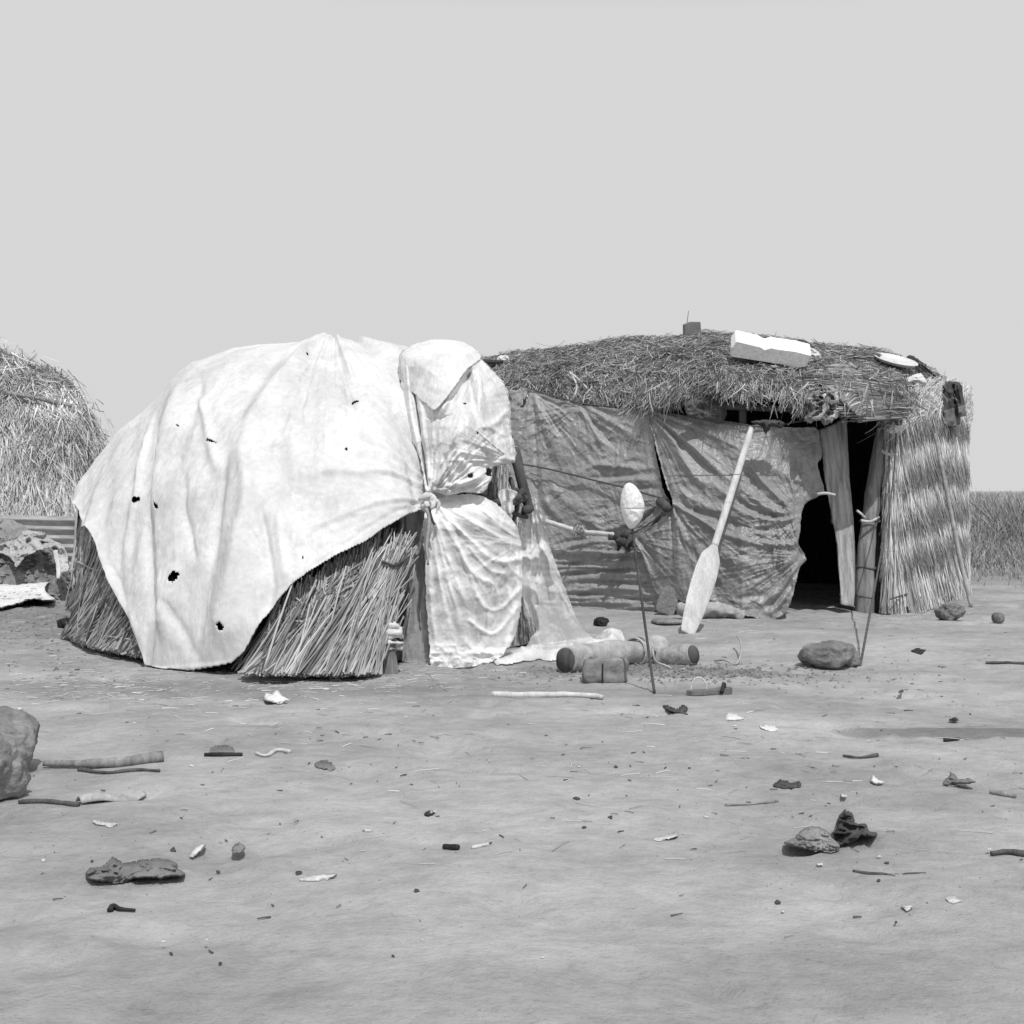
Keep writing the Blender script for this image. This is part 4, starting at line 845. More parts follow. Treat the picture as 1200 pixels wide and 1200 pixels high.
tag(mesh('dark_tarpaulin', zz, q[~kill], None, M_dark_tarp2, None, True, None, .004), 'wrinkled grey tarpaulin on the left of the wall, behind the net and pole', 'tarpaulin')
TRr = [(757, 480), (775, 485), (800, 488), (840, 494), (870, 497), (900, 499), (930, 501), (956, 501), (961, 515), (963, 535), (958, 545), (965, 568), (965, 578), (952, 585), (943, 592), (939, 603), (938, 620), (936, 636), (943, 650), (945, 656), (938, 664), (934, 678), (928, 700), (921, 718),
       (905, 726), (885, 724), (862, 718), (845, 708), (830, 705), (812, 708), (795, 704), (780, 700), (768, 694), (760, 672), (751, 648), (742, 630), (755, 622), (770, 612), (784, 598), (788, 588), (780, 565), (772, 535), (764, 505)]
px, py, q, d = mask_grid(TRr, 1.05, .6, 13); pn = np.stack([px, py], -1)
tr = [([(758, 480), (768, 525), (782, 580), (787, 590)], 1.8, 3, .05, 'n'), ([(762, 492), (772, 530), (785, 575)], 1.5, 2, -.04, 'n'),
      ([(759, 481), (790, 520), (812, 556), (845, 575), (880, 585)], 2, 7, .085, 's'), ([(759, 481), (800, 522), (832, 552), (870, 572)], 1.8, 6, -.07, 's'), ([(760, 481), (810, 522), (850, 560), (885, 590)], 1.8, 5, .07, 's'),
      ([(760, 481), (815, 512), (855, 540), (885, 555)], 2, 6, -.05, 's'), ([(762, 481), (830, 505), (870, 515)], 2, 9, .05, 's'), ([(875, 540), (895, 565), (915, 585), (925, 596)], 2.5, 3, .07, 'b'), ([(870, 548), (890, 575), (912, 592)], 3, 3, -.055, 'b'),
      ([(862, 565), (885, 585), (905, 598), (925, 602)], 3, 3, .06, 'b'), ([(855, 580), (885, 598), (915, 606), (938, 603)], 3, 3, -.06, 'b'), ([(850, 590), (880, 604), (910, 610), (938, 604)], 3, 3, .06, 'b'), ([(850, 612), (885, 620), (915, 618), (936, 606)], 3.5, 3, -.05, 'b'),
      ([(790, 570), (820, 590), (850, 600), (880, 608)], 4, 4, .045, 'b'), ([(795, 585), (815, 600), (840, 604)], 3, 4, -.035, 'b'), ([(788, 590), (815, 605), (845, 624), (885, 636), (930, 638)], 2.5, 4, .075, 'n'), ([(795, 592), (820, 600), (860, 618)], 3, 4, -.04, 'b'),
      ([(788, 592), (800, 625), (822, 650), (830, 665)], 2.5, 6, .06, 's'), ([(788, 592), (795, 640), (792, 700)], 1.8, 5, .05, 's'), ([(786, 592), (788, 640), (785, 700)], 1.8, 3, -.045, 's'), ([(790, 592), (812, 640), (822, 672)], 1.8, 5, -.05, 's'),
      ([(784, 598), (772, 630), (768, 690)], 2, 5, .03, 's'), ([(743, 630), (752, 655), (770, 690)], 2, 5, .05, 's'), ([(746, 630), (762, 650), (772, 670)], 2, 4, -.04, 's'), ([(758, 624), (768, 640), (770, 650)], 3, 3, .03, 'b'),
      ([(832, 670), (838, 690), (842, 706)], 5, 6, -.06, 'b'), ([(840, 645), (870, 660), (905, 665), (930, 650)], 9, 9, .06, 'b'), ([(930, 638), (905, 680), (880, 700), (850, 706)], 4, 6, -.05, 'b'),
      ([(940, 655), (915, 690), (885, 712)], 2.5, 3, .055, 'b'), ([(938, 662), (918, 695), (895, 716)], 2, 2.5, -.05, 'b'), ([(934, 672), (920, 700), (903, 720)], 2, 3, .055, 'b'), ([(930, 680), (920, 705), (912, 720)], 1.6, 2, -.04, 'b'), ([(928, 652), (905, 680), (878, 704)], 2, 3, .04, 'b'),
      ([(936, 640), (932, 634), (942, 648)], 2, 2, .05, 'b'), ([(940, 515), (945, 540), (955, 565)], 2, 3, .03, 'b'), ([(950, 505), (953, 530), (960, 560)], 1.6, 2, -.03, 'b'), ([(957, 503), (958, 530), (964, 560)], 1.6, 2, .03, 'b'),
      ([(812, 597), (816, 592), (821, 595), (820, 601), (815, 602)], 1.2, 1.2, .03, 'n'), ([(815, 597), (818, 598)], 1.5, 1.5, -.03, 'n'), ([(885, 555), (905, 550), (930, 560), (950, 580)], 6, 6, .04, 'b'),
      ([(850, 700), (870, 706), (895, 700)], 3, 3, .04, 'b'), ([(758, 481), (800, 487), (870, 496), (955, 501)], 1.8, 1.8, .02, 'n')]
Ye = -wr(px, py, (758, 481), 4, .018, 150, 1) - wr(px, py, (938, 604), 5, .016, 110, 2) - wr(px, py, (788, 592), 5, .018, 110, 3, lo=20, hi=160) - wr(px, py, (942, 652), 4, .022, 90, 4) - wr(px, py, (743, 630), 6, .018, 60, 5) + wyl(px, py) - .06 - .10 * np.sin(np.clip((py - 485) / 235, 0, 1) * math.pi) - ridges(px, py, tr) * .55 - fbm(pn / 34, 3, 6) * .022 - ridged(pn / 16 + fbm(pn / 22, 2, 8)[:, None] * .7, 3, 28) * .008
Ye = Ye - .012 * np.clip((540 - np.abs(py - 540) * 3) / 200, 0, 1) * np.clip((px - 870) / 40, 0, 1) * ridged(pn / A_([7, 50]), 2, 5)
tag(mesh('dark_tarpaulin', W(px, py, Ye), q, None, M_dark_tarp, None, True, None, .004), 'taut dark tarpaulin stretched by the doorway, behind the wooden paddle', 'tarpaulin')
FG = [(940, 640), (946, 650), (947, 657), (940, 664), (936, 672), (931, 665), (934, 650)]
px, py, q, d = mask_grid(FG, 1.0, .5, 14); pn = np.stack([px, py], -1)
# cords and rails
def cord(name, pts, r, mat, lab, Yf=None, off=.12, rough=0, cat='cord', k=40):
    p = smooth_path(A_(pts, float), k); Yv = (wyl(p[:, 0], p[:, 1]) if Yf is None else Yf(p[:, 0], p[:, 1])) - off
    return tag(tube(name, W(p[:, 0], p[:, 1], Yv), r, mat, None, 6, k, rough=rough, rs=30, smoothp=False), lab, cat)
cord('rope', [(612, 544), (640, 549), (670, 556), (705, 565), (735, 572), (758, 579), (777, 584)], .009, M_wire, 'dark rope drawn tight across the wrinkled left tarpaulin', off=.16)
cord('rope', [(757, 479), (790, 486), (830, 491), (868, 497)], .008, M_wire, 'thin rope along the top hem of the taut dark tarpaulin', off=.13)
cord('rope', [(868, 497), (885, 500), (910, 499), (935, 494), (958, 492)], .007, M_wire, 'loose cord end sagging from paddle handle to doorway plank', off=.14)
cord('rope', [(618, 455), (650, 464), (690, 474), (757, 479)], .007, M_wire, 'cord along the scalloped top hem of the left tarpaulin', off=.06)
rail = cord('wooden_rail', [(640, 611), (660, 617), (680, 623), (702, 625), (722, 627)], [.026, .024], M_wood_pale, 'bent pale pole tied level across the folded left tarpaulin', off=.27, rough=.004, cat='pole')
aa = np.linspace(0, 6.283 * 8, 260); rr = .045 + .02 * np.sin(aa * .43); mb = MB()
mb.add(*tube_geo(W(679, 621, 14.22) + np.stack([.05 * np.sin(aa * .31) + .02 * np.cos(aa * 1.7), rr * np.cos(aa), rr * np.sin(aa) - .01], -1), .005, 5, wdir=(1, 0, 0)))
tag(mb.build('rope', M_rope, None), 'tangle of pale rope lashing the bent pole to the tarpaulin', 'rope')
mb = MB()
for kk in range(12):
    c = W(732 + rng.uniform(-8, 8), 630 + rng.uniform(-5, 5), 13.88 + rng.uniform(-.05, .03)); dd = rng.normal(0, .05, 3)
    mb.add(*tube_geo(smooth_path([c - dd, c + rng.normal(0, .02, 3), c + dd], 9), .034 * np.sin(np.linspace(.3, 2.8, 9)), 9, rough=.03, seed=kk, rs=16))
tag(mb.build('rag_bundle', M_rag_dark, None), 'dark knotted rag bundle at the right end of the bent pole', 'rag')
cord('rope', [(724, 628), (745, 622), (765, 610), (784, 592)], .016, M_dark_tarp, 'twisted strip of dark sheeting from rag bundle up to the tarpaulin seam', off=.14, rough=.01)
tag(tube('pole_end', [W(774, 588, 13.75), W(779, 592, 13.6), W(782, 596, 13.52)], [.05, .045], M_wood_dark, None, 10, 10), 'blunt dark pole end poking out at the seam between the tarpaulins', 'pole')
# crumpled stuff under the eave by the door
def crumple(name, poly, Yc, mat, lab, cat, amp=.06, sc=7, step=.9, depth=.12, seed=0, grp=None):
    px, py, q, d = mask_grid(poly, step, .6, seed); pn = np.stack([px, py], -1)
    Yv = Yc - depth * np.sqrt(np.clip(d / 8, 0, 1)) - ridged(pn / sc, 3, seed) * amp * np.clip(d / 3, .2, 1)
    o = mesh(name, W(px, py, Yv), q, None, mat, None, False, None, .003); return tag(o, lab, cat, grp)
crumple('plastic_wrap', [(948, 462), (960, 456), (972, 452), (982, 458), (986, 470), (982, 480), (978, 492), (966, 498), (958, 490), (950, 496), (942, 490), (950, 480), (944, 472)], 13.0, M_plastic, 'crumpled shiny plastic stuffed under the eave left of the doorway', 'plastic', .07, 9, seed=31)
for pts, r_, lb in (([(965, 462), (970, 470), (966, 486)], .03, 'pale torn strip of plastic hanging left of the doorway eave'), ([(978, 460), (982, 474), (978, 490)], .035, 'shiny twisted strip of plastic right beside the pale torn strip'), ([(952, 492), (962, 488), (976, 492)], .03, 'crinkled plastic fold lying level above the plank top')):
    tag(tube('plastic_strip', [W(a_, b_, 12.82) for a_, b_ in pts], [r_ * .5, r_, r_ * .6], M_rag_light if 'pale' in lb else M_plastic, None, 9, 18, rough=r_ * .9, rs=22, flat=.4), lb, 'plastic')
crumple('cloth_wad', [(1040, 492), (1050, 486), (1060, 490), (1062, 498), (1054, 506), (1045, 508), (1038, 504)], 13.4, M_rag_light, 'crumpled pale cloth wad at the top corner of the doorway', 'cloth', .05, 5, seed=33)
crumple('white_rag', [(1058, 446), (1068, 440), (1079, 437), (1083, 443), (1086, 449), (1078, 453), (1072, 458), (1068, 452), (1060, 451)], float(dmR(1070, 455)) - .25, M_rag_pale, 'bright white rag spread on the roof corner above the straw wall', 'cloth', .03, 6, seed=34)
crumple('white_rag', [(1044, 437), (1052, 439), (1056, 443), (1048, 443)], float(dmR(1050, 443)) - .2, M_rag_pale, 'sliver of white cloth on the roof below the round lid', 'cloth', .01, 6, depth=.03, seed=35)
crumple('tarp_scrap', [(880, 494), (900, 492), (918, 494), (916, 502), (905, 500), (898, 508), (892, 500)], 12.95, M_rag_dark, 'dark torn sheeting scrap hanging under the eave right of the paddle', 'plastic', .03, 6, seed=36)
for xx, yy, n2 in ((836, 480, 8), (852, 474, 6)):
    pass
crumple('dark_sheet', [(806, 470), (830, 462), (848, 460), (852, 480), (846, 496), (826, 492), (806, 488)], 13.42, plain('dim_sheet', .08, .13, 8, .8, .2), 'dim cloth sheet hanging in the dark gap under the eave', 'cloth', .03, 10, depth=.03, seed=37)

# twig mat over the right of the eave
def twigmat():
    Ps = []; N = 1900
    t = rng.random(N); f = t
    # right-end x about 1060, left end fanning: rows from upper (py 418) to lower (py 488)
    y1 = 428 + f * 60 + rng.normal(0, 1.5, N); x1 = 1052 + 9 * np.clip(f * 2, 0, 1) + rng.normal(0, 4, N)
    x0 = np.interp(f, [0, .3, .6, 1], [1002, 935, 955, 1000]) + rng.normal(0, 8, N); y0 = np.interp(f, [0, .3, .6, 1], [419, 432, 450, 492]) + rng.normal(0, 2.5, N)
    a = rng.random(N) * .35; b = 1 - rng.random(N) * .35
    s = np.linspace(0, 1, 7)[None]; s = a[:, None] + (b - a)[:, None] * s
    X_ = x0[:, None] * (1 - s) + x1[:, None] * s; Y_ = y0[:, None] * (1 - s) + y1[:, None] * s - 7 * np.sin(s * math.pi) * (1 - f[:, None]) + rng.normal(0, 3, (N, 1)) * (s - .5)
    D = dmR(X_, np.clip(Y_, 424, 482)) - rng.uniform(.16, .24, N)[:, None]
    Ps.append(W(X_, Y_, D))
    # cross binders
    M_ = 40; xx = rng.uniform(965, 1056, M_); yy0 = rng.uniform(432, 470, M_); s = np.linspace(0, 1, 7)[None]
    X2 = xx[:, None] + rng.normal(0, 5, (M_, 1)) * s; Y2 = yy0[:, None] + s * rng.uniform(10, 26, (M_, 1)); Y2 = np.minimum(Y2, 488)
    D2 = dmR(X2, np.clip(Y2, 424, 482)) - .26; Ps.append(W(X2, Y2, D2))
    P = np.concatenate(Ps); return tag(strand_obj('twig_mat', P, rng.uniform(.004, .0085, len(P)), M_twig, None, 3, .4), 'mat of fine twigs laid over the eave above the doorway', 'mat')
twigmat()
# palm-like crossed stems at the mat's left end
n_ = 140; f = rng.random(n_); X0 = 985 + f * 22 + rng.normal(0, 1, n_); Y0 = 468 + f * 20; P0 = W(X0, Y0, 12.75); P1 = W(X0 + rng.uniform(-3, 12, n_), Y0 - rng.uniform(2, 11, n_), 12.8)
tag(strand_obj('stem_bundle', np.stack([P0, (P0 + P1) / 2, P1], 1), .008, M_thatch, None, 3, .2), 'short crossed stems bunched at the left end of the twig mat', 'stems')

# things on the roof
def frame_obj(name, vloc, quads, tris, mat, origin, ax, ay, az, parent=None, smooth=False, bevel=0.0):
    R = np.stack([ax, ay, az], 0); v = np.asarray(vloc, float) @ R + origin
    o = mesh(name, v, quads, tris, mat, parent, smooth)
    if bevel:
        m = o.modifiers.new('bevel', 'BEVEL'); m.width = bevel; m.segments = 3; m.limit_method = 'ANGLE'
    return o
def axes(a, b):
    a = np.asarray(a, float); a /= np.linalg.norm(a); b = np.asarray(b, float); b -= (a @ b) * a; b /= np.linalg.norm(b); return a, b, np.cross(a, b)
def extrude(profile, d0, d1, sub=1, rough=0, seed=0):
    """profile (N,2) in local x,z; extruded along y"""
    pr = A_(profile, float); n_ = len(pr); v = np.concatenate([np.stack([pr[:, 0], np.full(n_, d0), pr[:, 1]], -1), np.stack([pr[:, 0], np.full(n_, d1), pr[:, 1]], -1)])
    k = np.arange(n_); k2 = (k + 1) % n_; q = np.stack([k, k2, k2 + n_, k + n_], -1)
    c = np.concatenate([v, [v[:n_].mean(0)], [v[n_:].mean(0)]]); t = np.concatenate([np.stack([k2, k, np.full(n_, 2 * n_)], -1), np.stack([k + n_, k2 + n_, np.full(n_, 2 * n_ + 1)], -1)])
    if rough: c = c + rng.normal(0, rough, c.shape)
    return c, q, t
Yf0 = float(dmR(890, 425)) - .16
o0 = W(856, 418, Yf0)
ax, ay, az = axes(W(926, 429, Yf0 - .03) - o0, V(.12, .85, .50))
if az[2] < 0: az = -az
pr = [(0, 0), (.24, 0), (.5, 0), (.64, -.01), (.72, .015), (.745, .14), (.6, .155), (.42, .15), (.36, .155), (.30, .125), (.24, .15), (.1, .16), (.02, .165), (-.01, .09)]
v, q, t = extrude(pr, 0, .27)
fo = frame_obj('foam_block', v, q, t, M_foam, o0, ax, ay, az, None, False, .012)
tag(fo, 'long white foam block with a notched top lying on the thatch', 'foam block')
lid_c = W(1049, 431, float(dmR(1047, 432)) - .12); a = np.linspace(0, 2 * math.pi, 48, endpoint=False); prof = [(0, .012), (.14, .010), (.195, .012), (.205, .03), (.225, .034), (.232, .026), (.215, .018), (.20, -.004), (.1, -.012), (0, -.012)]
v = []; 
for r, z in prof: v.append(np.stack([np.cos(a) * r, np.sin(a) * r, np.full(48, z)], -1))
v = np.concatenate(v); i = np.arange(len(prof) - 1)[:, None] * 48 + np.arange(48)[None]; j = np.arange(len(prof) - 1)[:, None] * 48 + (np.arange(48)[None] + 1) % 48
ax, ay, az = axes(V(1, .1, -.16), V(0, 1, .34))
tag(frame_obj('round_lid', v, np.stack([i, i + 48, j + 48, j], -1), None, M_lid, lid_c + V(0, 0, .06), ax, ay, az, None, True), 'shallow round pale lid lying on the roof above the twig mat', 'lid')
o1 = W(803, 394, 15.6); ax, ay, az = axes(V(1, .1, -.03), V(.0, 1, .1))
tb = thing('tin_box', 'dull dark tin box standing upright on the crest of the roof', 'box', o1)
v, q, t = extrude([(0, -.03), (.19, -.05), (.165, .165), (.06, .163), (.035, .15), (-.01, .13)], 0, .12)
frame_obj('box', v, q, t, M_rust, o1, ax, ay, az, tb, False, .006)
tag(tube('twig', [W(805, 396, 15.85), W(805, 380, 15.9), W(807, 364, 15.9)], [.006, .003], M_wood_dark, None, 5), 'single upright twig beside the tin box on the roof', 'twig')
tag(tube('black_board', [W(815, 395, 15.6), W(824, 394, 15.55), W(834, 397, 15.6)], [.03, .035, .03], M_black, None, 8, flat=.5), 'short black stick lying at the foot of the tin box', 'stick')
o1 = W(566, 430, 15.75); ax, ay, az = axes(V(1, 0, -.01), V(0, 1, .2))
v, q, t = extrude([(0, .0), (.46, .005), (.50, .05), (-.02, .06), (-.05, .02)], 0, .25)
tag(frame_obj('black_board', v, q, t, M_black, o1, ax, ay, az, None, False, .006), 'flat black board on the roof just right of the white hood', 'board')
crumple('white_scrap', [(582, 421), (586, 417), (594, 416), (596, 422), (588, 424)], 15.8, M_rag_pale, 'white plastic scrap on the roof behind the black board', 'scrap', .02, 4, depth=.03, seed=41)
tag(tube('stick', [W(762, 452, float(dmR(775, 440)) - .06), W(780, 441, float(dmR(790, 430)) - .12), W(798, 419, 15.2)], .001, M_wood_dark, None, 5), 'hair-thin stalk lying on the thatch left of the foam block', 'stalk') if False else None
def roofpt(px, py, off=.1): return W(px, py, float(dmR(px, py)) - off)
for pts, r, mt, lab in (([(783, 423), (800, 420), (817, 421)], .018, M_black, 'short black stick sunk in the straw below the tin box'), ([(845, 413), (852, 418), (857, 424)], .018, M_black, 'dark stub of stick at the left end of the foam block'),
                        ([(668, 436), (676, 452), (672, 468)], .012, M_wood_pale, 'pale bent stalk leaning down the eave above the left tarpaulin'), ([(670, 438), (680, 446), (688, 455)], .012, M_wood_pale, 'pale stalk crossing another on the thatch above the left tarpaulin'),
                        ([(670, 452), (682, 449), (700, 447)], .014, M_wood_dark, 'dark twig on the thatch beside the two pale stalks'), ([(935, 400), (945, 404), (952, 411)], .03, M_rag_dark, 'black rag roll behind the right end of the foam block'),
                        ([(963, 412), (985, 414), (1005, 417)], .022, M_black, 'thin black slat lying on the roof between foam and lid'), ([(1000, 411), (1020, 411), (1012, 414)], .03, M_rag_dark, 'small dark bundle on the roof just left of the lid'),
                        ([(1066, 420), (1076, 424), (1084, 430)], .04, M_rag_dark, 'dark rag lying on the roof just right of the lid'), ([(896, 478), (900, 470), (915, 492)], .006, M_rope, 'pale straw stalk dangling from the eave near the paddle top')):
    nm = 'rag' if mt is M_rag_dark else 'stalk' if ('stalk' in lab) else 'slat' if 'slat' in lab else 'twig' if 'twig' in lab else 'stick'
    tag(tube(nm, [roofpt(a, b, .14) for a, b in pts], [r, r * .7], mt, None, 8, 14, rough=r * .4 if mt is M_rag_dark else .003, rs=14), lab, nm)
crumple('pale_sheet', [(945, 404), (952, 408), (960, 413), (962, 420), (950, 424), (940, 424), (944, 414)], float(dmR(950, 424)) - .15, M_rag_light, 'pale sheet corner between the foam block and the black slat', 'cloth', .02, 7, depth=.03, seed=42)
mb = MB()
for kk in range(26):
    y0 = 425 + rng.uniform(-4, 8); p = smooth_path([W(1076 + rng.uniform(-4, 4), y0 + 3, float(dmR(1076, 440)) - .1), W(1088 + rng.uniform(-3, 3), y0 + 12 + rng.uniform(-2, 2), 15.0), W(1101 + rng.uniform(-3, 3), y0 + 26 + rng.uniform(-5, 2), 15.2)], 9)
    mb.add(*tube_geo(p, .008, 6, rough=.003))
tag(mb.build('stick_bundle', M_wood_dark, None), 'loose dark sticks sloping down the right end of the roof', 'sticks')

# shirt hung at the corner
SH = [(1105, 449), (1110, 447), (1117, 447), (1124, 448), (1127, 452), (1129, 464), (1131, 478), (1132, 487), (1126, 489), (1125, 497), (1116, 499), (1105, 498), (1104, 480), (1103, 462)]
px, py, q, d = mask_grid(SH, .8, .4, 15); pn = np.stack([px, py], -1)
Ys = 14.72 + (px - 1103) * .020 - .045 * fbm(pn / A_([5, 11]), 3, 6) - .05 * np.clip(d / 6, 0, 1) - ridges(px, py, [([(1109, 450), (1106, 475), (1109, 497)], 2, 3, .09, 'n'), ([(1117, 452), (1119, 475), (1121, 497)], 1.5, 2.5, -.12, 'n'), ([(1123, 452), (1127, 475), (1127, 488)], 1.6, 2.5, .09, 'n'), ([(1105, 452), (1113, 460), (1122, 456)], 1.5, 2, .05, 'n')])
cyq = py[q].mean(1); cxq = px[q].mean(1); hemq = cyq > 482 - (cxq - 1103) * .28
tag(mesh('shirt', W(px, py, Ys), q[~hemq], None, M_rag_dark, None, True, None, .004), 'dark shirt with a grey hem band hung on the hut corner', 'shirt')
shirt = sc.collection.objects[-1] if False else [o for o in sc.collection.objects if o.name == 'shirt'][0]
mesh('hem_band', W(px, py, Ys), q[hemq], None, M_rag_mid, shirt, True, None, .004)
# leaning sticks and paddle
f0 = onground(1138, 713)
tag(tube('leaning_stick', [f0, W(1122, 640, 14.42), W(1108, 570, 14.38), W(1095, 508, 14.34)], [.020, .024, .022, .018], M_log, None, 8, 30, rough=.004), 'straight stick leaning against the straw side wall', 'stick')
f0 = onground(1008, 780)
tag(tube('long_rod', [f0, W(1023, 700, 10.9), W(1034, 640, 12.0), W(1047, 560, 13.2), W(1051, 490, 13.5)], [.009, .009, .008, .007], M_wood_dark, None, 8, 50), 'long thin rod leaning from the foreground rock up to the doorway edge', 'rod')
pd = thing('paddle', 'long pale wooden paddle leaning blade-down against the dark tarpaulin', 'paddle', onground(807, 742))
a0 = onground(805, 743); a1 = W(881, 501, 12.95); axp = (a1 - a0) / np.linalg.norm(a1 - a0); Lp = np.linalg.norm(a1 - a0)
def ptube(s, wd, tk, name, mat, bend=0):
    s = A_(s); c = a0 + axp * (s * Lp)[:, None]; wv = np.cross(axp, V(.25, -1, 0)); wv /= np.linalg.norm(wv); nv_ = np.cross(wv, axp)
    a = np.arange(20) / 20 * 2 * math.pi; v = c[:, None] + wv * (np.cos(a)[None, :, None] * A_(wd)[:, None, None]) + nv_ * (np.sin(a)[None, :, None] * A_(tk)[:, None, None])
    m_ = len(s); v = v.reshape(-1, 3); i = np.arange(m_ - 1)[:, None] * 20 + np.arange(20)[None]; j = np.arange(m_ - 1)[:, None] * 20 + (np.arange(20)[None] + 1) % 20
    k = np.arange(20); k2 = (k + 1) % 20; v = np.concatenate([v, c[:1], c[-1:]]); t = np.concatenate([np.stack([k2, k, np.full(20, len(v) - 2)], -1), np.stack([(m_ - 1) * 20 + k, (m_ - 1) * 20 + k2, np.full(20, len(v) - 1)], -1)])
    mesh(name, v, np.stack([i, j, j + 20, i + 20], -1), t, mat, pd)
sb = np.linspace(0, .40, 50); wb = np.interp(sb, [0, .01, .05, .12, .2, .28, .345, .365, .385, .40], [.055, .068, .082, .10, .112, .112, .098, .078, .05, .034])
ptube(sb, wb, np.interp(sb, [0, .3, .4], [.010, .016, .028]), 'blade', M_wood_pale)
sh_ = np.linspace(.399, 1, 40); ptube(sh_, np.interp(sh_, [.4, .6, .95, 1], [.033, .033, .030, .024]), np.interp(sh_, [.4, .5, 1], [.028, .028, .026]), 'shaft', M_wood_pale)

# rod with a white bag on top
f0 = onground(767, 812); fy = f0[1]
tag(tube('thin_rod', [f0, W(757, 740, fy + .02), W(749, 680, fy + .05), W(741, 618, fy + .08), W(740, 600, fy + .08)], [.0085, .0075], M_wood_dark, None, 8, 40), 'thin dark rod stuck in the ground, holding up the white bag', 'rod')
BG = [(731, 570), (736, 566), (741, 567), (747, 572), (752, 580), (755, 590), (755, 600), (751, 610), (746, 616), (740, 620), (735, 616), (730, 606), (727, 594), (728, 580)]
px, py, q, d = mask_grid(BG, .6, .3, 16); pn = np.stack([px, py], -1); inf = .085 * np.sqrt(1 - (1 - np.clip(d / 13, 0, 1)) ** 2)
cr = ridged(pn / A_([5, 11]), 2, 4) * .005 * np.clip(d / 3, 0, 1)
v1 = W(px, py, fy + .08 - inf - cr); v2 = W(px, py, fy + .08 + inf); 
tag(mesh('plastic_bag', np.concatenate([v1, v2]), np.concatenate([q, q[:, ::-1] + len(v1)]), None, M_bag, None, True), 'white crumpled bag perched on top of the thin rod', 'bag')

# ------------------------------------------------------------------ logs, bricks, stones
f = onground
def log(name, a, b, r0, r1, mat, lab, endm=None, k=30, rough=.02, seed=0, mid=None):
    t_ = thing(name, lab, 'log', (a + b) / 2 * V(1, 1, 0)); p = [a, b] if mid is None else [a, mid, b]
    P = smooth_path(p, k); mb = MB(); r = np.linspace(r0, r1, k) * (1 + .06 * noise(np.linspace(0, 6, k)[:, None] * A_([[1, 0, 0]]), seed)); mb.add(*tube_geo(P, r, 28, rough=rough, seed=seed, rs=7, caps=True)); mb.build('bark', mat, t_, True, .0)
    T = (P[1] - P[0]) / np.linalg.norm(P[1] - P[0])
    for e, c, tt_, rr in ((0, P[0], T, r[0]), (1, P[-1], -T, r[-1])):
        mb = MB(); mb.add(*tube_geo(A_([c - tt_ * .004, c + tt_ * .02]), A_([rr * .93, rr * .93]), 24, rough=rough * .5, seed=seed, rs=7)); mb.build('cut_end', endm or M_wood_dark, t_)
    return t_
a = f(663, 791) + V(0, 0, .082); b = W(774, 760, 10.0)
lg = log('log', a, b, .088, .086, M_log, 'pale thick log with a dark cut end, longer and rope-tied, nearest the net', M_wood_dark, rough=.017, seed=3)
lg2 = log('log', W(772, 772, 9.86), W(813, 767, 9.66), .068, .070, M_log, 'second log half hidden behind the rope-tied log', M_wood_dark, rough=.017, seed=8)
ax_ = (b - a) / np.linalg.norm(b - a); u_ = np.cross(ax_, V(0, 0, 1)); u_ /= np.linalg.norm(u_); v_ = np.cross(u_, ax_); aa = np.linspace(0, 6.283 * 6, 240)
hel = a + (b - a) * (.70 + .10 * (aa / aa[-1]) + .012 * np.sin(aa * .7))[:, None] + (u_ * np.cos(aa)[:, None] + v_ * np.sin(aa)[:, None]) * (.093 + .006 * np.sin(aa * .37))[:, None]
tail = [W(x_, y_, 9.3) for x_, y_ in ((765, 762), (768, 775), (780, 780), (790, 786), (803, 790))]; tail = A_(tail); tail[:, 2] = np.maximum(tail[:, 2], .02)
hp = np.concatenate([hel, smooth_path(np.concatenate([hel[-1:], tail]), 26)[1:]]); hp[:, 2] = np.maximum(hp[:, 2], .008)
mb = MB(); mb.add(*tube_geo(hp, .008, 6, wdir=tuple(ax_)))
tag(mb.build('rope', M_rope, None), 'thick pale rope wound round the nearest log', 'rope')
P = smooth_path([f(838, 774, .01), f(850, 778, .03), f(862, 780, .015), f(868, 774, .05), f(868, 766, .09), f(864, 760, .10)], 30)
tag(tube('rope', P, .007, M_rope, None, 6), 'loose pale rope end curling up from the earth right of the logs', 'rope')
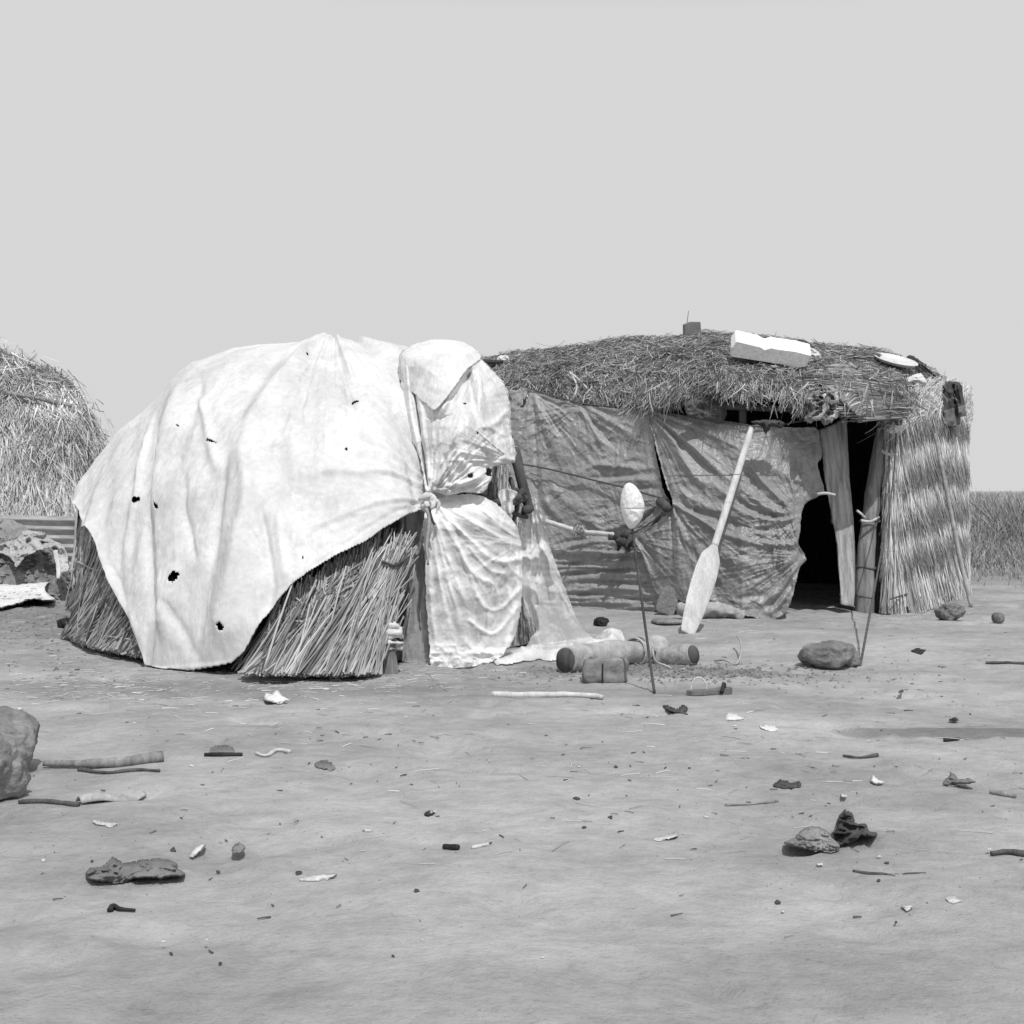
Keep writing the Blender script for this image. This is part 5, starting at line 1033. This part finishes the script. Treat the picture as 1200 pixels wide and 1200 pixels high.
def rough_box(name, c, dims, rz, mat, lab, cat, tilt=(0, 0), rough=.012, seed=0, sub=10, pw=4.0, parent=None):
    """stone or brick: rounded box from a cube-sphere"""
    n_ = sub; g_ = np.linspace(-1, 1, n_); faces = []; vs = []; qs = []
    for axis in range(3):
        for sgn in (-1, 1):
            A, B = np.meshgrid(g_, g_, indexing='ij'); C = np.full_like(A, sgn); arr = [None] * 3; arr[axis] = C; arr[(axis + 1) % 3] = A; arr[(axis + 2) % 3] = B
            v = np.stack(arr, -1).reshape(-1, 3); qd_ = grid_quads(n_, n_); qs.append((qd_ if sgn > 0 else qd_[:, ::-1]) + len(vs) * n_ * n_); vs.append(v)
    v = np.concatenate(vs); q = np.concatenate(qs)
    v = v / ((np.abs(v) ** pw).sum(1) ** (1 / pw))[:, None]
    key = np.round(v * 1e4).astype(int); _, ix, inv = np.unique(key, axis=0, return_index=True, return_inverse=True); v = v[ix]; q = inv.ravel()[q]
    v = v * A_(dims) / 2; nn = v / (np.linalg.norm(v, axis=1)[:, None] + 1e-9); s_ = 1.6 / max(dims)
    v = v + nn * (fbm(v * s_ * 1.5 + seed * 7.3, 4, seed) * rough + ridged(v * s_ * 3.2 + seed, 3, seed + 2) * rough * .22)[:, None]
    cz, sz_ = math.cos(rz), math.sin(rz); tx, ty = tilt
    Ry = A_([[math.cos(ty), 0, math.sin(ty)], [0, 1, 0], [-math.sin(ty), 0, math.cos(ty)]]); Rx = A_([[1, 0, 0], [0, math.cos(tx), -math.sin(tx)], [0, math.sin(tx), math.cos(tx)]]); Rz = A_([[cz, -sz_, 0], [sz_, cz, 0], [0, 0, 1]])
    v = v @ (Rz @ Rx @ Ry).T; v[:, 2] -= v[:, 2].min() + .012; v = v + A_(c)
    o = mesh(name, v, q, None, mat, parent)
    return tag(o, lab, cat) if lab else o
bk = thing('brick', 'worn brick with a dark band round it, in front of the log', 'brick', f(709, 806))
rough_box('block', f(709, 801), (.27, .15, .15), .12, M_brick, None, None, rough=.014, seed=4, sub=26, pw=6, parent=bk)
mb = MB(); cc = f(707, 801) + V(0, 0, .062); aa = np.linspace(0, 2 * math.pi, 33); sq = lambda t: np.sign(t) * np.abs(t) ** .35
mb.add(*tube_geo(cc + np.stack([0 * aa - .01, sq(np.cos(aa)) * .083, sq(np.sin(aa)) * .078], -1), .006, 6, caps=False, wdir=(1, 0, 0))); mb.build('band', M_black, bk)
rough_box('rock', f(968, 781), (.34, .22, .15), -.15, M_stone2, 'dark rough rock beside the foot of the long rod', 'rock', rough=.04, seed=9, sub=24, pw=3)
rough_box('rock', f(992, 779), (.12, .16, .12), .3, M_stone2, 'small rock at the right end of the dark rough rock', 'rock', rough=.03, seed=12, sub=18, pw=2.6)
rough_box('rock', f(1113, 728), (.22, .2, .13), .3, M_stone2, 'small dark clod in front of the straw side wall', 'rock', rough=.04, seed=5, sub=18, pw=2.5)
rough_box('stone_slab', f(783, 722), (.19, .05, .27), .05, M_stone2, 'upright square-edged stone slab at the foot of the tarpaulin', 'stone', tilt=(-.25, .35), rough=.012, seed=7, sub=20, pw=5)
rough_box('flat_stone', f(782, 731), (.26, .3, .045), .1, M_stone, 'flat pale stone on the ground below the upright slab', 'stone', rough=.015, seed=3, sub=18, pw=3)
rough_box('flat_stone', f(705, 733), (.12, .12, .06), .5, M_black, 'small dark lump behind the trailing net', 'stone', rough=.02, seed=14, sub=12, pw=3)
roll = tag(tube('driftwood', [f(794, 727) + V(0, 0, .07), f(820, 728) + V(0, 0.1, .08), f(850, 728) + V(0, 0.1, .075), f(872, 727) + V(0, 0, .05)], [.05, .085, .09, .05], M_log, None, 16, 40, rough=.045, rs=9), 'gnarled short log lying along the tarpaulin foot behind the paddle', 'log')
rough_box('boulder', f(-8, 908), (.33, .28, .225), .3, M_stone, 'large pale boulder cut by the left edge, the farther of two', 'boulder', tilt=(.1, .25), rough=.035, seed=21, sub=34, pw=3.2)
rough_box('boulder', f(-24, 938), (.30, .28, .23), -.3, M_stone, 'pale boulder at the left edge, nearest to the viewer', 'boulder', tilt=(0, .2), rough=.03, seed=25, sub=34, pw=3.4)
# sticks on the ground
def gstick(name, pts, r, mat, lab, cat='stick', rough=.003, up=None, n=10, k=30, **kw):
    P = [f(x_, y_, (up if up is not None else np.max(r) * .8)) for x_, y_ in pts]; return tag(tube(name, P, r, mat, None, n, k, rough=rough, rs=20, **kw), lab, cat)
gstick('stick', [(577, 816), (610, 817), (650, 818), (690, 819), (706, 821)], [.020, .019, .017, .014], M_wood_pale, 'straight peeled stick on the ground in front of the net')
gstick('stick', [(50, 904), (90, 902), (140, 900), (191, 896)], [.012, .018, .022, .026], M_wood, 'thick dark-ended stick right of the boulders')
gstick('stick', [(92, 905), (125, 908), (160, 907), (187, 909)], [.009, .007], M_wood_dark, 'thin dark twig just below the thick stick')
gstick('stick', [(1155, 779), (1180, 780), (1215, 781)], [.010, .010], M_wood_dark, 'thin dark stick at the right edge of the ground')
def barkstrip(name, pts, wdt, mat, lab, arch=.02, k=30, seed=0):
    P = smooth_path([f(x_, y_) for x_, y_ in pts], k); T = np.gradient(P, axis=0); T[:, 2] = 0; T /= np.linalg.norm(T, axis=1)[:, None]; S_ = np.stack([-T[:, 1], T[:, 0], 0 * T[:, 0]], -1)
    wv = np.interp(np.linspace(0, 1, k), np.linspace(0, 1, len(wdt)), wdt); s = np.linspace(-1, 1, 11)
    v = P[:, None] + S_[:, None] * (s[None, :, None] * wv[:, None, None]); v[..., 2] += .006 + arch * (1 - s[None] ** 2) * (wv / wv.max())[:, None] + .008 * (fbm(v * 10, 2, seed) + .3).clip(0)
    return tag(mesh(name, v, grid_quads(k, 11), None, mat, None, True, None, .006), lab, 'bark')
barkstrip('bark_strip', [(92, 946), (120, 942), (150, 936), (168, 932)], [.03, .04, .035, .02], M_log, 'curled strip of bark lying right of the nearest boulder', .028)
gstick('stick', [(22, 943), (55, 945), (92, 949)], [.007, .010], M_wood_dark, 'dark twig running from the nearest boulder to the bark strip')
# sandal
sd = thing('sandal', 'worn single sandal lying on the bare ground right of the logs', 'sandal', f(830, 818))
pr = A_([(0, -.045), (.05, -.05), (.12, -.035), (.17, -.045), (.23, -.05), (.262, -.02), (.262, .02), (.23, .05), (.17, .045), (.1, .035), (.04, .045), (0, .04), (-.015, 0)]); pr[:, 0] -= .12
c_, s_ = math.cos(.25), math.sin(.25); fx = pr[:, 0] * c_ - pr[:, 1] * s_; fyy = pr[:, 0] * s_ + pr[:, 1] * c_; n_ = len(pr); cc = f(830, 817)
vb = np.stack([cc[0] + fx, cc[1] + fyy, cc[2] + .004 + 0 * fx], -1); vt = vb + V(0, 0, .024); vt[:, 2] += .01 * (pr[:, 0] > .08); k = np.arange(n_); k2 = (k + 1) % n_
v = np.concatenate([vb, vt, [vb.mean(0)], [vt.mean(0)]]); so_ = mesh('sole', v, np.stack([k, k2, k2 + n_, k + n_], -1), np.concatenate([np.stack([k2, k, np.full(n_, 2 * n_)], -1), np.stack([k + n_, k2 + n_, np.full(n_, 2 * n_ + 1)], -1)]), M_rag_mid, sd, False)
aa = np.linspace(-.3, 3.3, 16); tube('strap', cc + np.stack([-.055 + .045 * np.cos(aa), 0 * aa, .03 + .07 * np.sin(aa)], -1), .0045, M_rag_light, sd, 6)
tube('strap', [cc + V(.07, -.05, .02), cc + V(.09, -.01, .06), cc + V(.10, .05, .03)], [.012, .012], M_black, sd, 8)
# cloth scraps on the ground
def gcloth(name, poly, mat, lab, cat='cloth', h=.05, seed=0, sc=10, step=1.0, sharp=.5, grp=None):
    """crumpled cloth lying on the ground, outline as seen, height h"""
    pl = A_(poly, float); px, py, q, d = mask_grid(pl, step, .8, seed)
    g0 = f(px, py); st = np.stack([g0[:, 0], g0[:, 1] * .7], -1) * 90 / sc; e = np.clip(d / (2.2 * step), 0, 1) ** .7
    ymax = np.array([pl[:, 1].max()]); near = f(px, np.full_like(py, ymax[0]))
    q3 = np.stack([g0[:, 0] * 14, g0[:, 1] * 9], -1) * (9.0 / sc); q3 = q3 + fbm(q3 * .6, 2, seed)[:, None] * .9
    rg = 1.5 * (1 - np.abs(noise(q3, seed))) ** 3 + .8 * (1 - np.abs(noise(q3 * 2.3, seed + 5))) ** 3 - .5
    Yn_ = F * CH / (ymax[0] - HZ); hgt = (g0[:, 1] - Yn_); Yy = g0[:, 1] - e * hgt * .62 - e * (rg * .45 + .25).clip(-.2, 1.2) * h * .8
    Yy = np.minimum(Yy, g0[:, 1] - .004)
    v = W(px, py, Yy); v[:, 2] = np.maximum(v[:, 2], gz(v[:, 0], v[:, 1]) + .004)
    return tag(mesh(name, v, q, None, mat, None, True, None, .003), lab, cat, grp)
gcloth('rag', [(100, 1026), (104, 1019), (118, 1017), (124, 1014), (132, 1007), (140, 1012), (150, 1013), (166, 1010), (180, 1008), (194, 1007), (206, 1011), (208, 1018), (217, 1023), (215, 1027), (200, 1028), (186, 1030), (178, 1029), (160, 1030), (140, 1034), (118, 1033), (104, 1031)], M_rag_mid, 'twisted dark grey rag in the left foreground', h=.07, seed=51, sc=9)
gcloth('sack_scrap', [(918, 988), (930, 982), (940, 972), (952, 968), (966, 972), (975, 980), (985, 992), (975, 998), (950, 996), (930, 993)], M_rag_light if False else M_stone, 'pale stiff sack scrap with a dark lower edge in the right foreground', h=.05, seed=52, sc=6)
gcloth('rag', [(972, 986), (974, 977), (980, 972), (981, 962), (986, 953), (992, 950), (999, 955), (1003, 965), (1014, 965), (1018, 973), (1028, 977), (1024, 982), (1010, 981), (1002, 986), (992, 989), (982, 990)], M_rag_dark, 'crumpled black rag against the pale sack scrap', h=.10, seed=53, sc=8)
gcloth('can', [(246, 889), (249, 882), (256, 880), (268, 880), (274, 884), (274, 890), (260, 891)], M_rag_mid, 'crushed grey rag lump with a dark base, right of the thick stick', 'rag', h=.07, seed=54, sc=8)
bpy.data.objects['can'].name = 'rag_lump'
gstick('stick', [(240, 891), (262, 892), (284, 892)], [.009, .009], M_black, 'thin black strip under the crushed grey rag lump')
gcloth('rag', [(906, 924), (912, 916), (922, 916), (928, 919), (936, 915), (939, 922), (928, 926), (916, 926)], M_rag_dark, 'small dark rag right of centre, nearest above the sack scrap', h=.05, seed=55, sc=8)
gcloth('rag', [(1106, 918), (1112, 908), (1118, 906), (1124, 913), (1136, 912), (1143, 917), (1128, 919)], M_rag_mid, 'folded dark paper scrap near the right edge', h=.06, seed=56, sc=9)
gcloth('rag', [(1072, 854), (1084, 852), (1098, 855), (1096, 859), (1080, 860)], M_stone2, 'pale flake beside the dark patch', h=.01, seed=57) if False else None
gcloth('bark_strip', [(777, 830), (784, 830), (792, 833), (800, 828), (806, 832), (802, 836), (806, 840), (796, 838), (786, 835)], M_rag_dark, 'black torn strip in front of the thin rod', 'scrap', h=.04, seed=58, sc=7, step=.8)
gcloth('leaf', [(350, 1031), (365, 1026), (385, 1024), (395, 1024), (390, 1029), (370, 1032)], M_chip, 'long pale wood chip in the lower left foreground', 'wood chip', h=.018, seed=59, step=.8)
gcloth('leaf', [(222, 1003), (226, 996), (234, 990), (241, 989), (238, 996), (230, 1002)], M_chip, 'pale dry leaf above the twisted rag', 'leaf', h=.02, seed=60, step=.8)
gcloth('leaf', [(108, 965), (120, 966), (138, 969), (130, 972), (115, 969)], M_chip, 'slim pale husk left of the dry leaf, below the bark strip', 'husk', h=.01, seed=61, step=.8)
gcloth('chip', [(424, 978), (430, 975), (436, 978), (430, 980)], M_chip, 'small pale flake in the middle of the foreground', 'flake', h=.015, seed=62, step=.7)
gcloth('bark_chip', [(497, 958), (502, 955), (509, 957), (502, 961)], M_black, 'small black chip in the middle foreground', 'chip', h=.02, seed=63, step=.6)
gstick('twig', [(520, 997), (528, 998), (537, 1000)], [.010, .010], M_black, 'short black twig in the middle foreground')
gstick('twig', [(553, 1000), (562, 998), (572, 996)], [.006, .006], M_wood_pale, 'short pale twig just right of the black twig')
gstick('twig', [(129, 1066), (133, 1060), (140, 1065), (158, 1067)], [.009, .005], M_black, 'short bent black twig below the twisted rag')
gstick('twig', [(1000, 1020), (1020, 1024), (1050, 1025), (1085, 1024)], [.0035, .002], M_wood_dark, 'hair-thin curved stalk below the pale sack scrap', 'stalk')
gstick('twig', [(988, 887), (1006, 889), (1028, 886)], [.006, .009], M_wood_dark, 'thin dark twig above the small dark rag')
gstick('twig', [(850, 946), (880, 944), (912, 940)], [.005, .005], M_wood, 'long faint twig left of the small dark rag')
gstick('twig', [(1162, 1001), (1180, 999), (1205, 1003)], [.006, .012], M_wood_dark, 'knobbly dark twig at the right edge')
gstick('twig', [(1106, 863), (1115, 863), (1124, 862)], [.010, .006], M_black, 'short black twig by the dark patch')
gcloth('chip', [(1112, 843), (1118, 841), (1124, 843), (1118, 845)], M_black, 'round black chip above the dark patch', 'chip', h=.02, seed=64, step=.6)
gcloth('chip', [(1068, 765), (1076, 763), (1085, 765), (1076, 768)], M_black, 'flat black oval chip left of the thin stick', 'chip', h=.02, seed=65, step=.7)
gcloth('leaf', [(1108, 1055), (1116, 1052), (1127, 1056), (1118, 1058)], M_chip, 'oval pale leaf in the lower right corner', 'leaf', h=.01, seed=66, step=.7)
gcloth('leaf', [(1056, 1062), (1064, 1060), (1070, 1063), (1062, 1066)], M_chip, 'small pale flake left of the oval leaf', 'flake', h=.015, seed=67, step=.7)
gcloth('paper_scrap', [(850, 846), (853, 838), (860, 840), (868, 843), (872, 846), (860, 848)], M_rag_pale, 'frayed white scrap right of the sandal', 'scrap', h=.04, seed=68, step=.7)
gcloth('paper_scrap', [(890, 854), (898, 850), (906, 853), (912, 858), (900, 859)], M_rag_pale, 'white scrap right of the frayed one', 'scrap', h=.03, seed=69, step=.7)
gcloth('paper_scrap', [(1020, 916), (1024, 909), (1030, 914), (1038, 917), (1028, 919)], M_rag_pale, 'curled white scrap left of the folded dark paper', 'scrap', h=.03, seed=70, step=.7)
gcloth('paper_scrap', [(310, 820), (312, 812), (318, 814), (324, 808), (332, 816), (340, 821), (324, 824)], M_rag_pale, 'torn pale scrap in front of the front reeds', 'scrap', h=.05, seed=71, step=.8)
gcloth('clod', [(272, 997), (275, 989), (282, 988), (287, 993), (284, 998)], M_stone2, 'small earth clod in the left foreground', 'clod', h=.04, seed=72, step=.7)
gstick('twig', [(300, 890), (312, 893), (325, 886), (340, 888)], [.007, .010], M_wood_pale, 'pale knobbed stick like a bone, right of the grey rag lump')
gstick('twig', [(1160, 926), (1172, 928), (1190, 931)], [.007, .011], M_wood, 'short pale weathered stick near the right edge')
gcloth('rag', [(369, 901), (372, 897), (382, 896), (390, 899), (392, 903), (378, 903)], M_rag_mid, 'little dark crumpled lump left of centre', 'lump', h=.035, seed=74, sc=7, step=.7)
gcloth('leaf', [(767, 985), (780, 981), (792, 978), (796, 980), (784, 984), (772, 988)], M_chip, 'slim pale leaf in the centre right foreground', 'leaf', h=.01, seed=75, step=.7)
gcloth('tin_disc', [(1070, 727), (1076, 724), (1090, 725), (1098, 729), (1090, 733), (1078, 733)], M_lid, 'pale flattened tin', 'tin', h=.01) if False else None
cn = f(1167, 732); a = np.linspace(0, 6.283, 25); mb = MB(); mb.add(*tube_geo(A_([cn + V(-.0, 0, .05), cn + V(.05, .03, .05)]), A_([.05, .05]), 20)); tag(mb.build('tin_can', M_stone2, None), 'small tin can lying on its side right of the straw wall', 'can')
# little unnamed flakes: countable, alike
fl = rng.uniform(0, 1, (34, 2))
for kx in range(34):
    px_ = 20 + fl[kx, 0] * 1160; py_ = 800 + fl[kx, 1] ** .8 * 330; s_ = 2.2 + rng.random() * 2.6
    po = [(px_ + s_ * math.cos(t_) * rng.uniform(.6, 1.2), py_ + s_ * .45 * math.sin(t_) * rng.uniform(.6, 1.2)) for t_ in np.linspace(0, 2 * math.pi, 7)[:-1]]
    dk = kx % 2
    gcloth('dark_chip' if dk else 'pale_flake', po, M_rag_dark if dk else M_chip, 'tiny dark bark chip on the bare earth' if dk else 'tiny pale flake on the bare earth', 'chip' if dk else 'flake', h=.016, seed=100 + kx, step=.9, grp='tiny dark chips scattered on the earth' if dk else 'tiny pale flakes scattered on the earth')

# ------------------------------------------------------------------ FAR LEFT : hay hut, corrugated sheet, covered heap, white cloth
HP = [((-190, 660, 22.6), (-120, 440, 25)), ((-120, 664, 22.3), (-80, 410, 25)), ((-60, 666, 22.2), (-30, 416, 25)), ((0, 667, 22.2), (8, 424, 25)), ((45, 667, 22.3), (42, 440, 25)), ((80, 665, 22.6), (75, 450, 25)), ((105, 661, 23.2), (96, 482, 25.2)), ((125, 656, 24), (114, 518, 25.5)), ((140, 650, 25.2), (128, 566, 26))]
hay = Shell(HP, 140, 80, 165)
if hay.N[60, 20, 1] > 0: hay.N = -hay.N
hay.P = hay.P + hay.N * (fbm(hay.P * 1.3, 3, 15) * .12)[..., None]
hh = thing('straw_hut', 'tall shaggy straw hut at the far left, behind corrugated sheeting', 'hut', (-8.6, 24, 0))
mesh('straw_core', hay.P, grid_quads(140, 80), None, plain('hay_core', .24, .42, 9, .95, .05, 30, .03, 1, stretch=(2, 2, .5)), hh)
def hstr(N, v0, v1, lmin, lmax, dsp_, jx, r):
    u = rng.random(N); v = v0 + (v1 - v0) * rng.random(N); P, Nn, Uu, T = hay.samp(u, v); s = np.sign(T[:, 2:3]); s[s == 0] = 1
    D = -T * s + Uu * rng.normal(0, jx, N)[:, None] + Nn * rng.normal(.05, .12, N)[:, None]; D /= np.linalg.norm(D, axis=1)[:, None]; L = rng.uniform(lmin, lmax, N)
    lift = rng.uniform(0, dsp_, N) * (.5 + np.clip(fbm(P * 1.5, 2, 6) + .3, 0, 1.2)); b = rng.normal(0, .10, (N, 3)) * L[:, None]
    return curve_strands(P + Nn * lift[:, None] - D * (L * .4)[:, None], D, L, b, 4), rng.uniform(.6, 1.3, N) * r
h_ = [hstr(22000, 0, .62, .3, .9, .12, .22, .0085), hstr(12000, .22, .62, .12, .4, .14, .9, .0075), hstr(900, .1, .62, .3, .8, .42, .6, .008)]
strand_obj('straw', np.concatenate([c[0] for c in h_]), np.concatenate([c[1] for c in h_]), M_hay, hh, 2, .5)
dmH = DMap(hay.P[:, :40], 12)
for pts, r in (([(4, 460), (40, 466), (84, 476)], .035),): tube('binding_pole', [W(a, b, 23.3 + (a / 130) * .5) for a, b in pts], r, M_wood, hh, 8, rough=.01)
cs_ = thing('corrugated_sheet', 'low corrugated metal sheet standing in front of the shaggy straw hut', 'metal sheet', W(60, 665, 19.8) * V(1, 1, 0))
nx, nz = 60, 90; xx = np.linspace(-3.0 - 6.2, -5.35, nx); zz_ = np.linspace(.0, .84, nz); XX, ZZ = np.meshgrid(xx, zz_, indexing='ij')
dz_ = np.interp(XX, [-9.2, -5.3], [.07, -.02]); vv = np.stack([XX, 19.8 - .028 * np.sin(ZZ / .125 * 2 * math.pi) + .01 * fbm(np.stack([XX * 2, ZZ * 3], -1), 2, 3) - .12 * (ZZ), ZZ + dz_], -1)
mesh('sheet', vv, grid_quads(nx, nz), None, M_tin, cs_, True, None, .004)
# heap of soil and debris, with cloth over it
u, v_ = np.meshgrid(np.linspace(0, 2 * math.pi, 90, endpoint=True), np.linspace(0, 1, 40), indexing='ij'); c = W(20, 700, 15.9)
rr = 1.0 * (1 - v_); hx = c[0] - .25 + np.cos(u) * rr * .95; hy = 16.1 + np.sin(u) * rr * .7; hz = .62 * (1 - rr ** 3); hz = hz + ridged(np.stack([hx * 5, hy * 5, hz * 5], -1), 4, 12) * .06 - .06
mesh_h = tag(mesh('soil_heap', np.stack([hx, hy, hz], -1), grid_quads(90, 40), None, M_soil, None, True), 'dark heap of earth and rubbish at the left, under draped cloth', 'heap')
n_ = 800; a = rng.uniform(0, 6.28, n_); r_ = np.sqrt(rng.random(n_)); x_ = c[0] - .25 + np.cos(a) * r_ * .95; y_ = 16.1 + np.sin(a) * r_ * .7; v, t = crumbs(n_, np.stack([x_, y_, .62 * (1 - r_ ** 3) + .02 * rng.random(n_)], -1), .02, .08); tag(mesh('clods', v, None, t, M_soil, mesh_h, False), kind='stuff')
def drape(name, poly, Yfun, mat, lab, amp, sc, seed, thick=.006):
    px, py, q, d = mask_grid(poly, 1.0, .8, seed); pn = np.stack([px, py], -1); Yv = Yfun(px, py) - ridged(pn / sc + fbm(pn / 12, 2, seed)[:, None] * .7, 3, seed) * amp
    return tag(mesh(name, W(px, py, Yv), q, None, mat, None, True, None, thick), lab, 'cloth')
drape('draped_cloth', [(-30, 642), (-5, 638), (10, 634), (22, 630), (28, 622), (40, 622), (50, 624), (62, 632), (74, 640), (79, 652), (80, 668), (72, 672), (66, 650), (58, 642), (42, 646), (30, 652), (20, 664), (14, 656), (0, 648), (-30, 656)],
      lambda x, y: 15.42 + (660 - y) * .012, cloth_mat('heap_cloth', .36, .5, .8, .2, .8, 7, 3), 'grey crumpled cloth draped over the earth heap', .06, 9, 81)
drape('draped_cloth', [(-30, 612), (10, 608), (24, 614), (34, 620), (24, 626), (14, 634), (-30, 642)], lambda x, y: 15.9 + (640 - y) * .03, cloth_mat('heap_cloth_dark', .2, .3, .8, .2, .8, 7, 3), 'darker cloth on the very top of the earth heap', .06, 9, 82)
tag(tube('cloth_strip', [W(65, 645, 15.1), W(68, 665, 15.05), W(68, 678, 15.0)], [.03, .02], M_rag_light, None, 8, 14, rough=.02, flat=.3), 'narrow pale cloth strip hanging off the heap end', 'cloth')
gcloth('white_cloth', [(-30, 680), (0, 679), (20, 678), (40, 679), (50, 676), (58, 673), (66, 671), (62, 680), (54, 690), (60, 698), (66, 704), (50, 705), (36, 704), (18, 710), (0, 713), (-30, 716)], M_rag_pale, 'flat white cloth spread on the ground in front of the earth heap', 'cloth', h=.13, seed=83, sc=26, step=.9)
rough_box('clod', f(77, 735), (.12, .12, .09), .2, M_black, 'black lump just left of the reed hut foot', 'lump', rough=.02, seed=33, sub=12, pw=2.5)
